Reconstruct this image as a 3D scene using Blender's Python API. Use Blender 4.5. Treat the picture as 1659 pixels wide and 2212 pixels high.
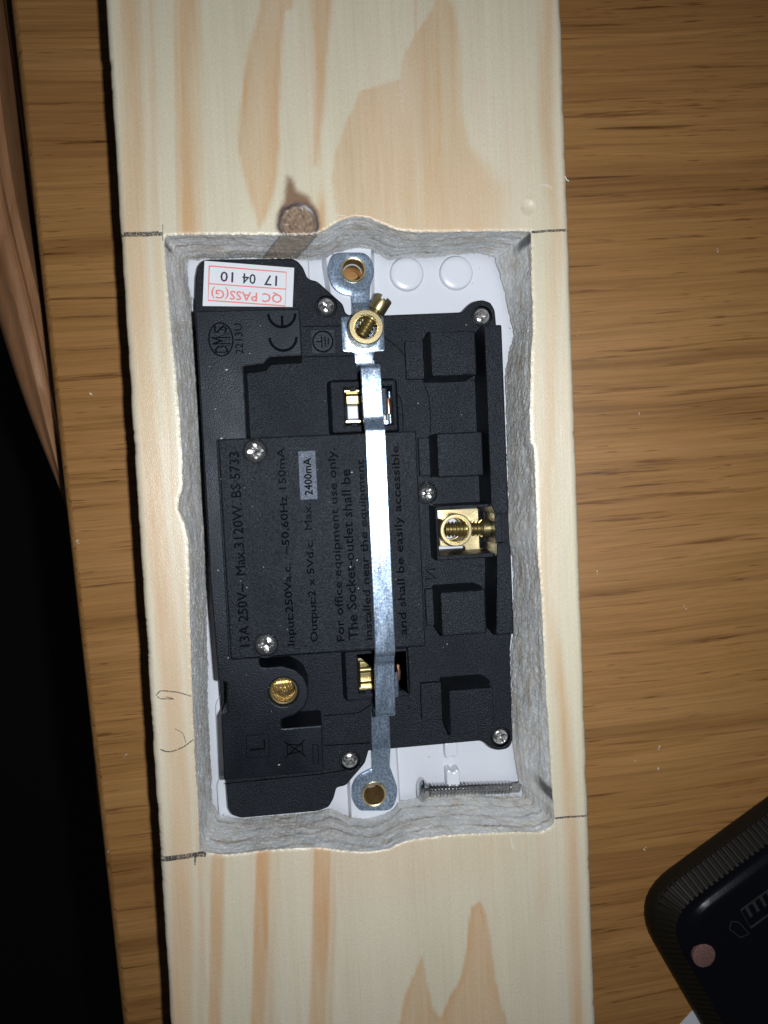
import bpy, bmesh, math, random
import numpy as np
from mathutils import Vector, Matrix

# ------------------------------------------------------------------ scene, camera, light
# All sizes are worked out in millimetres; the pine board's upper face is z = 0 in that frame.
S = 0.001
Z0 = 0.782                      # height of the board's upper face above the floor (m)
sc = bpy.context.scene
for o in list(bpy.data.objects):
    bpy.data.objects.remove(o)
COL = sc.collection
random.seed(4)
rng = np.random.default_rng(7)

def W(x, y, z):
    return Vector((x * S, y * S, z * S + Z0))

cam_d = bpy.data.cameras.new('camera')
cam = bpy.data.objects.new('camera', cam_d)
COL.objects.link(cam)
CAM_ROT = Matrix(((0.99317071, 0.05221072, -0.10433595),
                  (-0.04699302, 0.99754822, 0.0518576),
                  (0.10678767, -0.04660039, 0.99318921)))
CAM_POS = Vector((-12.5588, 8.1641, 156.3601))
cam.matrix_world = Matrix.Translation(W(*CAM_POS)) @ CAM_ROT.to_4x4()
cam_d.sensor_fit = 'VERTICAL'
cam_d.sensor_height = 36.0
cam_d.lens = 36.0 * 1673.0 / 2212.0
cam_d.clip_start = 0.005
cam_d.clip_end = 20.0
cam_d.dof.use_dof = True
cam_d.dof.focus_distance = 0.168
cam_d.dof.aperture_fstop = 26.0
sc.camera = cam

world = bpy.data.worlds.new('World')
sc.world = world
world.use_nodes = True
bg = world.node_tree.nodes['Background']
bg.inputs[0].default_value = (0.50, 0.56, 0.70, 1)
bg.inputs[1].default_value = 0.03

# the phone's flash, a small disc beside the lens
fl_d = bpy.data.lights.new('phone_flash', 'AREA')
fl_d.shape = 'DISK'
fl_d.size = 0.0045
fl_d.energy = 0.262
fl_d.spread = math.radians(152)
fl_d.color = (0.93, 0.965, 1.0)
fl = bpy.data.objects.new('phone_flash', fl_d)
COL.objects.link(fl)
fp = CAM_POS + CAM_ROT @ Vector((11.5, 0.5, 1.0))
fl.matrix_world = Matrix.Translation(W(*fp)) @ CAM_ROT.to_4x4()

sc.view_settings.view_transform = 'Standard'
sc.view_settings.look = 'None'
sc.view_settings.exposure = 0.0
sc.view_settings.gamma = 1.0
sc.view_settings.use_curve_mapping = False
sc.cycles.max_bounces = 6

# ------------------------------------------------------------------ small maths helpers
def hash2(ix, iy):
    h = np.sin(ix * 127.1 + iy * 311.7) * 43758.5453
    return h - np.floor(h)

def vnoise(x, y):
    x = np.asarray(x, float); y = np.asarray(y, float)
    ix = np.floor(x); iy = np.floor(y)
    fx = x - ix; fy = y - iy
    fx = fx * fx * (3 - 2 * fx); fy = fy * fy * (3 - 2 * fy)
    a = hash2(ix, iy); b = hash2(ix + 1, iy); c = hash2(ix, iy + 1); d = hash2(ix + 1, iy + 1)
    return (a + (b - a) * fx) * (1 - fy) + (c + (d - c) * fx) * fy

def fbm(x, y, n=4):
    t = 0; a = 0.5
    for i in range(n):
        t = t + a * (vnoise(x * 2 ** i + 17.3 * i, y * 2 ** i - 9.1 * i) - 0.5)
        a *= 0.55
    return t * 2

def sstep(a, b, x):
    t = np.clip((x - a) / (b - a), 0, 1)
    return t * t * (3 - 2 * t)

def sdf(poly, x, y):
    """signed distance to a polygon, negative inside"""
    x = np.asarray(x, float); y = np.asarray(y, float)
    d2 = np.full(x.shape, 1e9); ins = np.zeros(x.shape, bool)
    n = len(poly)
    for i in range(n):
        ax, ay = poly[i]; bx, by = poly[(i + 1) % n]
        ex, ey = bx - ax, by - ay
        L = ex * ex + ey * ey + 1e-12
        t = np.clip(((x - ax) * ex + (y - ay) * ey) / L, 0, 1)
        d2 = np.minimum(d2, (x - ax - t * ex) ** 2 + (y - ay - t * ey) ** 2)
        if abs(ey) > 1e-9:
            c = ((ay > y) != (by > y)) & (x < ex * (y - ay) / ey + ax)
            ins ^= c
    d = np.sqrt(d2)
    return np.where(ins, -d, d)

def lin(pts, n):
    """resample a polyline to n points by length"""
    p = np.array(pts, float)
    s = np.concatenate([[0], np.cumsum(np.hypot(*np.diff(p, axis=0).T))])
    t = np.linspace(0, s[-1], n)
    return np.stack([np.interp(t, s, p[:, 0]), np.interp(t, s, p[:, 1])], 1)

# ------------------------------------------------------------------ objects
class Thing:
    """a top-level Empty at the thing's base; parts are built in board millimetres and hung under it"""
    def __init__(self, name, label, cat, base, group=None):
        o = bpy.data.objects.new(name, None)
        COL.objects.link(o)
        o.empty_display_size = 0.01
        o.location = W(*base)
        o['label'] = label; o['category'] = cat
        if group: o['group'] = group
        self.o = o; self.base = np.array(base, float)

def finish(name, verts, faces, mat, owner, parent=None, smooth=False, col=None):
    """link a mesh; verts in board mm. owner: Thing, or None for a top-level mesh"""
    base = owner.base if owner else np.zeros(3)
    v = (np.asarray(verts, float) - base) * S
    if owner is None:
        v[:, 2] += Z0
    me = bpy.data.meshes.new(name)
    me.from_pydata(v.tolist(), [], faces)
    me.update()
    if smooth:
        me.polygons.foreach_set('use_smooth', [True] * len(me.polygons))
        if smooth != 'all':
            me.set_sharp_from_angle(angle=math.radians(35 if smooth is True else smooth))
    if col is not None:
        a = me.color_attributes.new('tint', 'FLOAT_COLOR', 'POINT')
        a.data.foreach_set('color', np.concatenate([col, np.ones((len(col), 1))], 1).ravel())
    me.materials.append(mat)
    ob = bpy.data.objects.new(name, me)
    COL.objects.link(ob)
    if owner:
        ob.parent = parent if parent else owner.o
    return ob

def area(l):
    return 0.5 * sum(l[i][0] * l[(i + 1) % len(l)][1] - l[(i + 1) % len(l)][0] * l[i][1] for i in range(len(l)))

def orient(l, ccw):
    l = [tuple(map(float, p[:2])) for p in l]
    out = []
    for p in l:
        if not out or math.hypot(p[0] - out[-1][0], p[1] - out[-1][1]) > 1e-4: out.append(p)
    if math.hypot(out[0][0] - out[-1][0], out[0][1] - out[-1][1]) < 1e-4: out.pop()
    if (area(out) > 0) != ccw: out.reverse()
    return out

def inset(l, d):
    """move every vertex to the left of the direction of travel by d (mitred)"""
    n = len(l); out = []
    for i in range(n):
        p0 = Vector(l[i - 1]); p1 = Vector(l[i]); p2 = Vector(l[(i + 1) % n])
        a = (p1 - p0).normalized(); b = (p2 - p1).normalized()
        na = Vector((-a.y, a.x)); nb = Vector((-b.y, b.x))
        m = na + nb
        k = m.length_squared
        m = m * (2 / k) if k > 0.5 else m * 2.0
        out.append((p1.x + m.x * d, p1.y + m.y * d))
    return out

def rnd(l, r, n=4):
    """round the corners of a polygon; r a number or a list"""
    out = []; N = len(l)
    for i in range(N):
        rr = r[i] if isinstance(r, (list, tuple)) else r
        p0 = Vector(l[i - 1][:2]); p1 = Vector(l[i][:2]); p2 = Vector(l[(i + 1) % N][:2])
        a = p0 - p1; b = p2 - p1
        t = min(rr, a.length * 0.45, b.length * 0.45)
        if rr <= 0 or t < 1e-3:
            out.append(tuple(p1)); continue
        q0 = p1 + a.normalized() * t; q1 = p1 + b.normalized() * t
        for k in range(n + 1):
            s = k / n
            q = q0 * (1 - s) ** 2 + p1 * 2 * s * (1 - s) + q1 * s * s
            out.append(tuple(q))
    return out

def rect(x0, y0, x1, y1, r=0.0, n=4):
    l = [(x0, y0), (x1, y0), (x1, y1), (x0, y1)]
    return rnd(l, r, n) if r > 0 else l

def circ(x, y, r, n=32):
    return [(x + r * math.cos(2 * math.pi * i / n), y + r * math.sin(2 * math.pi * i / n)) for i in range(n)]

def slab_data(loops, z0, z1, bev=0.25, draft=0.0):
    loops = [orient(l, i == 0) for i, l in enumerate(loops)]
    lay = [(z0, -draft), (z1 - bev, 0.0), (z1 - 0.3 * bev, 0.3 * bev), (z1, bev)] if bev > 0 else [(z0, -draft), (z1, 0.0)]
    bm = bmesh.new()
    tops = []; bots = []
    for l in loops:
        rings = []
        for z, d in lay:
            pts = inset(l, d) if abs(d) > 1e-9 else l
            rings.append([bm.verts.new((p[0], p[1], z)) for p in pts])
        n = len(l)
        for a, b in zip(rings[:-1], rings[1:]):
            for i in range(n):
                j = (i + 1) % n
                bm.faces.new((a[i], a[j], b[j], b[i]))
        tops.append(rings[-1]); bots.append(rings[0])
    for rs in (tops, bots):
        es = []
        for r in rs:
            for i in range(len(r)):
                e = bm.edges.get((r[i], r[(i + 1) % len(r)]))
                es.append(e)
        bmesh.ops.triangle_fill(bm, use_beauty=True, use_dissolve=False, edges=es)
    bmesh.ops.recalc_face_normals(bm, faces=bm.faces[:])
    bm.verts.index_update()
    v = [tuple(x.co) for x in bm.verts]
    f = [tuple(x.index for x in fc.verts) for fc in bm.faces]
    bm.free()
    return v, f

class MB:
    """collects pieces of ONE mesh"""
    def __init__(self): self.v = []; self.f = []; self.slabbed = False
    def add(self, v, f):
        k = len(self.v)
        self.v += [tuple(p) for p in v]; self.f += [tuple(i + k for i in q) for q in f]
        return self
    def slab(self, loops, z0, z1, bev=0.25, draft=0.0):
        self.slabbed = True
        return self.add(*slab_data(loops, z0, z1, bev, draft))
    def box(self, x0, y0, z0, x1, y1, z1, bev=0.12): return self.slab([rect(x0, y0, x1, y1)], z0, z1, bev)
    def lathe(self, prof, c, axis=(0, 0, 1), n=36):
        """prof: (radius, height along the axis)"""
        ax = Vector(axis).normalized()
        u = ax.orthogonal().normalized(); w = ax.cross(u)
        v = []; f = []
        for r, h in prof:
            for i in range(n):
                a = 2 * math.pi * i / n
                p = Vector(c) + ax * h + (u * math.cos(a) + w * math.sin(a)) * r
                v.append(tuple(p))
        m = len(prof)
        for k in range(m - 1):
            for i in range(n):
                j = (i + 1) % n
                f.append((k * n + i, k * n + j, (k + 1) * n + j, (k + 1) * n + i))
        if prof[0][0] > 1e-6 and prof[0][0] < 0: pass
        return self.add(v, f)
    def build(self, name, mat, owner, parent=None, smooth=None, col=None):
        if smooth is None: smooth = 18 if self.slabbed else True
        return finish(name, self.v, self.f, mat, owner, parent, smooth, col)

def ribbon(path, x0f, x1f, th):
    """strip with a (y, z) profile path and thickness th; x limits may vary with y"""
    p = np.array(path, float)
    d = np.gradient(p, axis=0); d /= np.linalg.norm(d, axis=1)[:, None]
    nrm = np.stack([-d[:, 1], d[:, 0]], 1)
    if nrm[len(p) // 2][1] < 0: nrm = -nrm
    top = p; bot = p - nrm * th
    v = []; f = []
    e = 0.18
    for (y, z), (yb, zb), (ny, nz) in zip(top, bot, nrm):
        a, b = x0f(y), x1f(y)
        y2, z2 = y - ny * e, z - nz * e
        v += [(a, yb, zb), (a, y2, z2), (a + e, y, z), (b - e, y, z), (b, y2, z2), (b, yb, zb)]
    n = len(p)
    for i in range(n - 1):
        for k in range(6):
            q = (k + 1) % 6
            f.append((i * 6 + k, i * 6 + q, (i + 1) * 6 + q, (i + 1) * 6 + k))
    f.append(tuple(range(5, -1, -1))); f.append(tuple((n - 1) * 6 + k for k in range(6)))
    return v, f

def arcpath(pts, r=0.8, n=4):
    """round the inner corners of an open polyline"""
    out = [pts[0]]
    for i in range(1, len(pts) - 1):
        p0, p1, p2 = Vector(pts[i - 1]), Vector(pts[i]), Vector(pts[i + 1])
        a = p0 - p1; b = p2 - p1
        t = min(r, a.length * 0.45, b.length * 0.45)
        q0 = p1 + a.normalized() * t; q1 = p1 + b.normalized() * t
        for k in range(n + 1):
            s = k / n
            out.append(tuple(q0 * (1 - s) ** 2 + p1 * 2 * s * (1 - s) + q1 * s * s))
    out.append(pts[-1])
    return out

def text_mesh(txt, sz_x, sz_y, origin, ux, uy, z, depth=0.12, weight=0.0):
    """lettering as raised geometry: fitted to sz_x by sz_y, origin = lower-left corner in board mm, ux/uy its axes"""
    cu = bpy.data.curves.new('t', 'FONT')
    cu.body = txt; cu.size = 1.0; cu.extrude = 0.05; cu.resolution_u = 2
    ob = bpy.data.objects.new('t', cu); COL.objects.link(ob)
    dg = bpy.context.evaluated_depsgraph_get()
    me = bpy.data.meshes.new_from_object(ob.evaluated_get(dg))
    v = np.array([tuple(p.co) for p in me.vertices]); f = [tuple(q.vertices) for q in me.polygons]
    bpy.data.objects.remove(ob); bpy.data.curves.remove(cu); bpy.data.meshes.remove(me)
    lo = v.min(0); hi = v.max(0)
    a = (v[:, 0] - lo[0]) / (hi[0] - lo[0]) * sz_x
    b = (v[:, 1] - lo[1]) / (hi[1] - lo[1]) * sz_y
    zz = np.where(v[:, 2] > 0, z + depth, z - 0.02)
    x = origin[0] + a * ux[0] + b * uy[0]; y = origin[1] + a * ux[1] + b * uy[1]
    V = list(zip(x.tolist(), y.tolist(), zz.tolist())); F = list(f)
    if weight > 0:                                   # heavier strokes: nudged copies, each a hair higher
        for i, (dx, dy) in enumerate(((weight, 0), (-weight, 0), (0, weight), (0, -weight))):
            k = len(V)
            V += [(p + dx, q + dy, r + 0.004 * (i + 1)) for p, q, r in zip(x.tolist(), y.tolist(), zz.tolist())]
            F += [tuple(t + k for t in q) for q in f]
    return V, F

def stroke(pts, w, z0, z1, n_sub=1):
    """a flat raised line of width w along pts"""
    p = [Vector(q) for q in pts]; v = []; f = []
    for i, q in enumerate(p):
        t = (p[min(i + 1, len(p) - 1)] - p[max(i - 1, 0)]).normalized()
        nn = Vector((-t.y, t.x)) * (w / 2 if not isinstance(w, (list, tuple)) else w[i] / 2)
        a = q + nn; b = q - nn
        v += [(a.x, a.y, z0), (a.x, a.y, z1), (b.x, b.y, z1), (b.x, b.y, z0)]
    for i in range(len(p) - 1):
        k = i * 4
        for a, b in ((0, 1), (1, 2), (2, 3)):
            f.append((k + a, k + b, k + 4 + b, k + 4 + a))
    f.append((0, 3, 2, 1)); k = (len(p) - 1) * 4; f.append((k, k + 1, k + 2, k + 3))
    return v, f

# ------------------------------------------------------------------ materials
def new_mat(name):
    m = bpy.data.materials.new(name); m.use_nodes = True
    nt = m.node_tree
    return m, nt, nt.nodes['Principled BSDF']

def coords(nt, scale=(1, 1, 1), rot=(0, 0, 0)):
    """object coordinates in millimetres, then scaled"""
    tc = nt.nodes.new('ShaderNodeTexCoord')
    mp = nt.nodes.new('ShaderNodeMapping')
    mp.inputs['Scale'].default_value = tuple(s * 1000 for s in scale)
    mp.inputs['Rotation'].default_value = rot
    nt.links.new(tc.outputs['Object'], mp.inputs['Vector'])
    return mp.outputs['Vector']

def noise(nt, vec, scale=1.0, detail=3.0, rough=0.55, dist=0.0):
    n = nt.nodes.new('ShaderNodeTexNoise')
    n.inputs['Scale'].default_value = scale
    n.inputs['Detail'].default_value = detail
    n.inputs['Roughness'].default_value = rough
    n.inputs['Distortion'].default_value = dist
    nt.links.new(vec, n.inputs['Vector'])
    return n.outputs['Fac']

def ramp(nt, fac, stops):
    r = nt.nodes.new('ShaderNodeValToRGB')
    el = r.color_ramp.elements
    while len(el) < len(stops): el.new(0.5)
    for e, (p, c) in zip(el, stops):
        e.position = p; e.color = (*c, 1) if len(c) == 3 else c
    nt.links.new(fac, r.inputs['Fac'])
    return r.outputs['Color']

def grey(a): return (a, a, a)

def mixc(nt, fac, a, b, mode='MIX'):
    m = nt.nodes.new('ShaderNodeMix'); m.data_type = 'RGBA'; m.blend_type = mode
    for s, k in ((fac, 0), (a, 6), (b, 7)):
        if hasattr(s, 'is_output'): nt.links.new(s, m.inputs[k])
        elif k == 0: m.inputs[0].default_value = s
        else: m.inputs[k].default_value = (*s, 1)
    return m.outputs[2]

def bump(nt, bsdf, h, strength=0.5, dist_mm=0.1, prev=None):
    b = nt.nodes.new('ShaderNodeBump')
    b.inputs['Strength'].default_value = strength
    b.inputs['Distance'].default_value = dist_mm * S
    nt.links.new(h, b.inputs['Height'])
    if prev: nt.links.new(prev, b.inputs['Normal'])
    nt.links.new(b.outputs['Normal'], bsdf.inputs['Normal'])
    return b.outputs['Normal']

def simple(name, colr, rough=0.5, metal=0.0, spec=0.5):
    m, nt, b = new_mat(name)
    b.inputs['Base Color'].default_value = (*colr, 1)
    b.inputs['Roughness'].default_value = rough
    b.inputs['Metallic'].default_value = metal
    b.inputs['Specular IOR Level'].default_value = spec
    return m, nt, b

def mat_pine():
    m, nt, b = new_mat('pine')
    at = nt.nodes.new('ShaderNodeAttribute'); at.attribute_name = 'tint'
    fine = noise(nt, coords(nt, (5.0, 1.6, 3)), 1.0, 4, 0.65)
    c = mixc(nt, 1.0, at.outputs['Color'], ramp(nt, fine, [(0.25, grey(0.86)), (0.75, grey(1.08))]), 'MULTIPLY')
    streak = noise(nt, coords(nt, (2.2, 0.035, 1)), 1.0, 3, 0.6)
    c = mixc(nt, 1.0, c, ramp(nt, streak, [(0.3, (0.97, 0.96, 0.94)), (0.7, (1.02, 1.02, 1.02))]), 'MULTIPLY')
    hair = noise(nt, coords(nt, (7.0, 0.09, 1)), 1.0, 2, 0.6)
    c = mixc(nt, 1.0, c, ramp(nt, hair, [(0.26, (0.86, 0.80, 0.72)), (0.36, grey(1.0))]), 'MULTIPLY')
    dot = noise(nt, coords(nt, (1.6, 0.8, 1)), 1.0, 1, 0.5)
    c = mixc(nt, 1.0, c, ramp(nt, dot, [(0.13, (0.45, 0.36, 0.28)), (0.18, grey(1.0))]), 'MULTIPLY')
    nt.links.new(c, b.inputs['Base Color'])
    b.inputs['Roughness'].default_value = 0.36
    b.inputs['Specular IOR Level'].default_value = 0.6
    p = bump(nt, b, noise(nt, coords(nt, (4.5, 2.6, 4)), 1.0, 2, 0.6), 0.55, 0.10)
    bump(nt, b, noise(nt, coords(nt, (1.6, 0.05, 1)), 1.0, 2), 0.25, 0.08, p)
    return m

def mat_cut():
    m, nt, b = new_mat('sawn_wood')
    at = nt.nodes.new('ShaderNodeAttribute'); at.attribute_name = 'tint'
    fib = noise(nt, coords(nt, (2.4, 2.4, 2.4)), 1.0, 5, 0.72, 0.8)
    lay = noise(nt, coords(nt, (0.35, 0.35, 3.0)), 1.0, 4, 0.65, 0.4)
    blot = noise(nt, coords(nt, (0.22, 0.22, 0.3)), 1.0, 4, 0.6)
    c = mixc(nt, 1.0, at.outputs['Color'], ramp(nt, fib, [(0.28, grey(0.62)), (0.42, grey(0.94)), (0.70, grey(1.10))]), 'MULTIPLY')
    c = mixc(nt, 1.0, c, ramp(nt, lay, [(0.32, (0.76, 0.745, 0.73)), (0.48, grey(1.0))]), 'MULTIPLY')
    c = mixc(nt, 1.0, c, ramp(nt, blot, [(0.30, (0.80, 0.74, 0.66)), (0.50, grey(1.0)), (0.70, (0.94, 0.99, 1.06))]), 'MULTIPLY')
    nt.links.new(c, b.inputs['Base Color'])
    b.inputs['Roughness'].default_value = 0.85
    b.inputs['Specular IOR Level'].default_value = 0.2
    b.inputs['Sheen Weight'].default_value = 0.14
    b.inputs['Sheen Roughness'].default_value = 0.45
    b.inputs['Sheen Tint'].default_value = (0.90, 0.95, 1.0, 1)
    p = bump(nt, b, lay, 0.5, 0.22)
    bump(nt, b, fib, 0.8, 0.28, p)
    return m

def mat_oak():
    m, nt, b = new_mat('oak')
    R = (0, 0, math.radians(-2.0))
    def warped(sx, sy, amp):
        """grain coordinates: stretched along x, with slow wander across the grain"""
        v = coords(nt, (1, 1, 1), R)
        w = noise(nt, coords(nt, (0.011, 0.016, 1), R), 1.0, 2, 0.5)
        cmb = nt.nodes.new('ShaderNodeCombineXYZ')
        mt = nt.nodes.new('ShaderNodeMath'); mt.operation = 'MULTIPLY_ADD'
        nt.links.new(w, mt.inputs[0]); mt.inputs[1].default_value = amp; mt.inputs[2].default_value = -amp / 2
        nt.links.new(mt.outputs[0], cmb.inputs['Y'])
        ad = nt.nodes.new('ShaderNodeVectorMath'); ad.operation = 'ADD'
        nt.links.new(v, ad.inputs[0]); nt.links.new(cmb.outputs[0], ad.inputs[1])
        ml = nt.nodes.new('ShaderNodeVectorMath'); ml.operation = 'MULTIPLY'
        nt.links.new(ad.outputs[0], ml.inputs[0]); ml.inputs[1].default_value = (sx, sy, 1.0)
        return ml.outputs[0]
    big = noise(nt, warped(0.006, 0.09, 4), 1.0, 3, 0.5, 0.2)
    mid = noise(nt, warped(0.007, 0.34, 4), 1.0, 4, 0.6, 0.2)
    fine = noise(nt, warped(0.035, 1.7, 4), 1.0, 4, 0.65)
    pore = noise(nt, warped(0.019, 0.60, 4), 1.0, 4, 0.70, 0.3)
    fleck = noise(nt, warped(0.10, 1.9, 4), 1.0, 2, 0.5, 0.2)
    where = noise(nt, coords(nt, (0.02, 0.03, 1), R), 1.0, 2)
    base = ramp(nt, big, [(0.3, (0.305, 0.148, 0.046)), (0.5, (0.370, 0.186, 0.060)), (0.72, (0.405, 0.213, 0.075))])
    c = mixc(nt, 1.0, base, ramp(nt, mid, [(0.30, (0.66, 0.61, 0.55)), (0.46, (0.93, 0.92, 0.90)), (0.7, grey(1.07))]), 'MULTIPLY')
    c = mixc(nt, 1.0, c, ramp(nt, fine, [(0.3, (0.80, 0.77, 0.73)), (0.62, grey(1.06))]), 'MULTIPLY')
    c = mixc(nt, 1.0, c, ramp(nt, pore, [(0.27, (0.30, 0.23, 0.17)), (0.35, (0.60, 0.53, 0.46)), (0.42, grey(1.0))]), 'MULTIPLY')
    c = mixc(nt, ramp(nt, where, [(0.36, grey(0)), (0.52, grey(1))]), c, mixc(nt, 1.0, c, ramp(nt, fleck, [(0.27, (0.38, 0.31, 0.25)), (0.36, grey(1.0))]), 'MULTIPLY'))
    nt.links.new(c, b.inputs['Base Color'])
    b.inputs['Roughness'].default_value = 0.5
    b.inputs['Specular IOR Level'].default_value = 0.35
    p = bump(nt, b, pore, 0.35, 0.25)
    bump(nt, b, fine, 0.2, 0.08, p)
    return m

def mat_black(name='black_plastic', base=0.0058, rough=0.40, grain=1.0, scale=3.0, spec=0.27):
    m, nt, b = new_mat(name)
    g = noise(nt, coords(nt, (scale, scale, scale)), 1.0, 2.5, 0.7)
    cl = ramp(nt, noise(nt, coords(nt, (0.12, 0.12, 0.12)), 1.0, 3), [(0.3, (base * 0.66, base * 0.80, base * 1.10)), (0.75, (base * 1.0, base * 1.2, base * 1.7))])
    sp = ramp(nt, g, [(0.42, grey(0.4)), (0.60, grey(2.2))])  # sparkle of the moulded grain put into the base colour
    nt.links.new(mixc(nt, min(1.0, grain), cl, mixc(nt, 1.0, cl, sp, 'MULTIPLY')), b.inputs['Base Color'])
    rv = noise(nt, coords(nt, (0.09, 0.05, 0.09)), 1.0, 4, 0.6)
    nt.links.new(ramp(nt, rv, [(0.35, grey(rough - 0.08)), (0.68, grey(rough + 0.10))]), b.inputs['Roughness'])
    b.inputs['Specular IOR Level'].default_value = spec
    b.inputs['Specular Tint'].default_value = (0.80, 0.89, 1.0, 1)
    bump(nt, b, g, 1.0 * grain, 0.22)
    return m

def mat_zinc():
    m, nt, b = new_mat('zinc_plate')
    g = noise(nt, coords(nt, (2.4, 2.0, 2.4)), 1.0, 4, 0.75)
    scr = noise(nt, coords(nt, (5.0, 0.25, 1.0)), 1.0, 3, 0.6, 0.3)
    big = noise(nt, coords(nt, (0.35, 0.12, 0.35)), 1.0, 3)
    c = ramp(nt, g, [(0.36, (0.13, 0.20, 0.32)), (0.52, (0.33, 0.42, 0.54)), (0.68, (0.57, 0.63, 0.70))])
    c = mixc(nt, 1.0, c, ramp(nt, scr, [(0.3, grey(0.72)), (0.6, grey(1.08))]), 'MULTIPLY')
    nt.links.new(c, b.inputs['Base Color'])
    b.inputs['Metallic'].default_value = 0.78
    nt.links.new(ramp(nt, big, [(0.3, grey(0.20)), (0.7, grey(0.34))]), b.inputs['Roughness'])
    bump(nt, b, g, 0.45, 0.06)
    return m

def mat_metal(name, colr, rough, metal=0.9, bscale=6, bs=0.15, dark=0.6):
    m, nt, b = new_mat(name)
    g = noise(nt, coords(nt, (bscale,) * 3), 1.0, 3, 0.6)
    nt.links.new(ramp(nt, g, [(0.3, tuple(c * dark for c in colr)), (0.65, colr)]), b.inputs['Base Color'])
    b.inputs['Metallic'].default_value = metal
    b.inputs['Roughness'].default_value = rough
    bump(nt, b, g, bs, 0.05)
    return m

def mat_white():
    m, nt, b = simple('white_plastic', (0.64, 0.665, 0.72), 0.28)
    bump(nt, b, noise(nt, coords(nt, (0.3,) * 3), 1.0, 2), 0.08, 0.1)
    return m

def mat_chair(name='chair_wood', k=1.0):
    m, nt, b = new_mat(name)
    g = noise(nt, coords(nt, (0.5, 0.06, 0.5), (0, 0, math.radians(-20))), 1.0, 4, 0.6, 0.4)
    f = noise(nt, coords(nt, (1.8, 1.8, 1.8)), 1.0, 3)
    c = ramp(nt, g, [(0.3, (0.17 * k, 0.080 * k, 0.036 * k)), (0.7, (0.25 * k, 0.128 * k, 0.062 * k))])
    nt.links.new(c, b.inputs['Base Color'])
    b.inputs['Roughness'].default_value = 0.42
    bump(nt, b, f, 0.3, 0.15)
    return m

PINE = mat_pine(); CUT = mat_cut(); OAK = mat_oak()
BLK = mat_black()
BLK_S = mat_black('black_plastic_smooth_dark', 0.0014, 0.6, 0.2, 2.0, 0.05)  # same plastic; relief's dark look beside the lit grain put into its colour
BLK_G = mat_black('black_plastic_matte', 0.0060, 0.42, 0.38, 3.0)
ZINC = mat_zinc()
BRASS = mat_metal('brass', (0.86, 0.71, 0.40), 0.27, 0.9, 4, 0.25, 0.62)
BRASS_D = mat_metal('brass_dull', (0.52, 0.44, 0.22), 0.32, 0.95)
COPPER = mat_metal('copper', (0.75, 0.36, 0.22), 0.3, 0.9)
CHROME = mat_metal('chrome', (0.88, 0.87, 0.86), 0.17, 0.97, 3, 0.12, 0.8)
WHITE = mat_white()
PAPER = simple('sticker_paper', (0.66, 0.68, 0.72), 0.5)[0]
RED = simple('red_ink', (0.72, 0.20, 0.17), 0.6)[0]
INK = simple('black_ink', (0.015, 0.018, 0.04), 0.6)[0]
FLOOR = simple('dark_floor', (0.02, 0.018, 0.016), 0.7)[0]
STEEL = mat_metal('steel', (0.68, 0.68, 0.70), 0.16, 1.0, 3, 0.15, 0.55)
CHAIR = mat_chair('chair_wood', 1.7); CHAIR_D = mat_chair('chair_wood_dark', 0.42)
SPLINT = simple('wood_fibre', (0.62, 0.60, 0.54), 0.8)[0]

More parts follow.
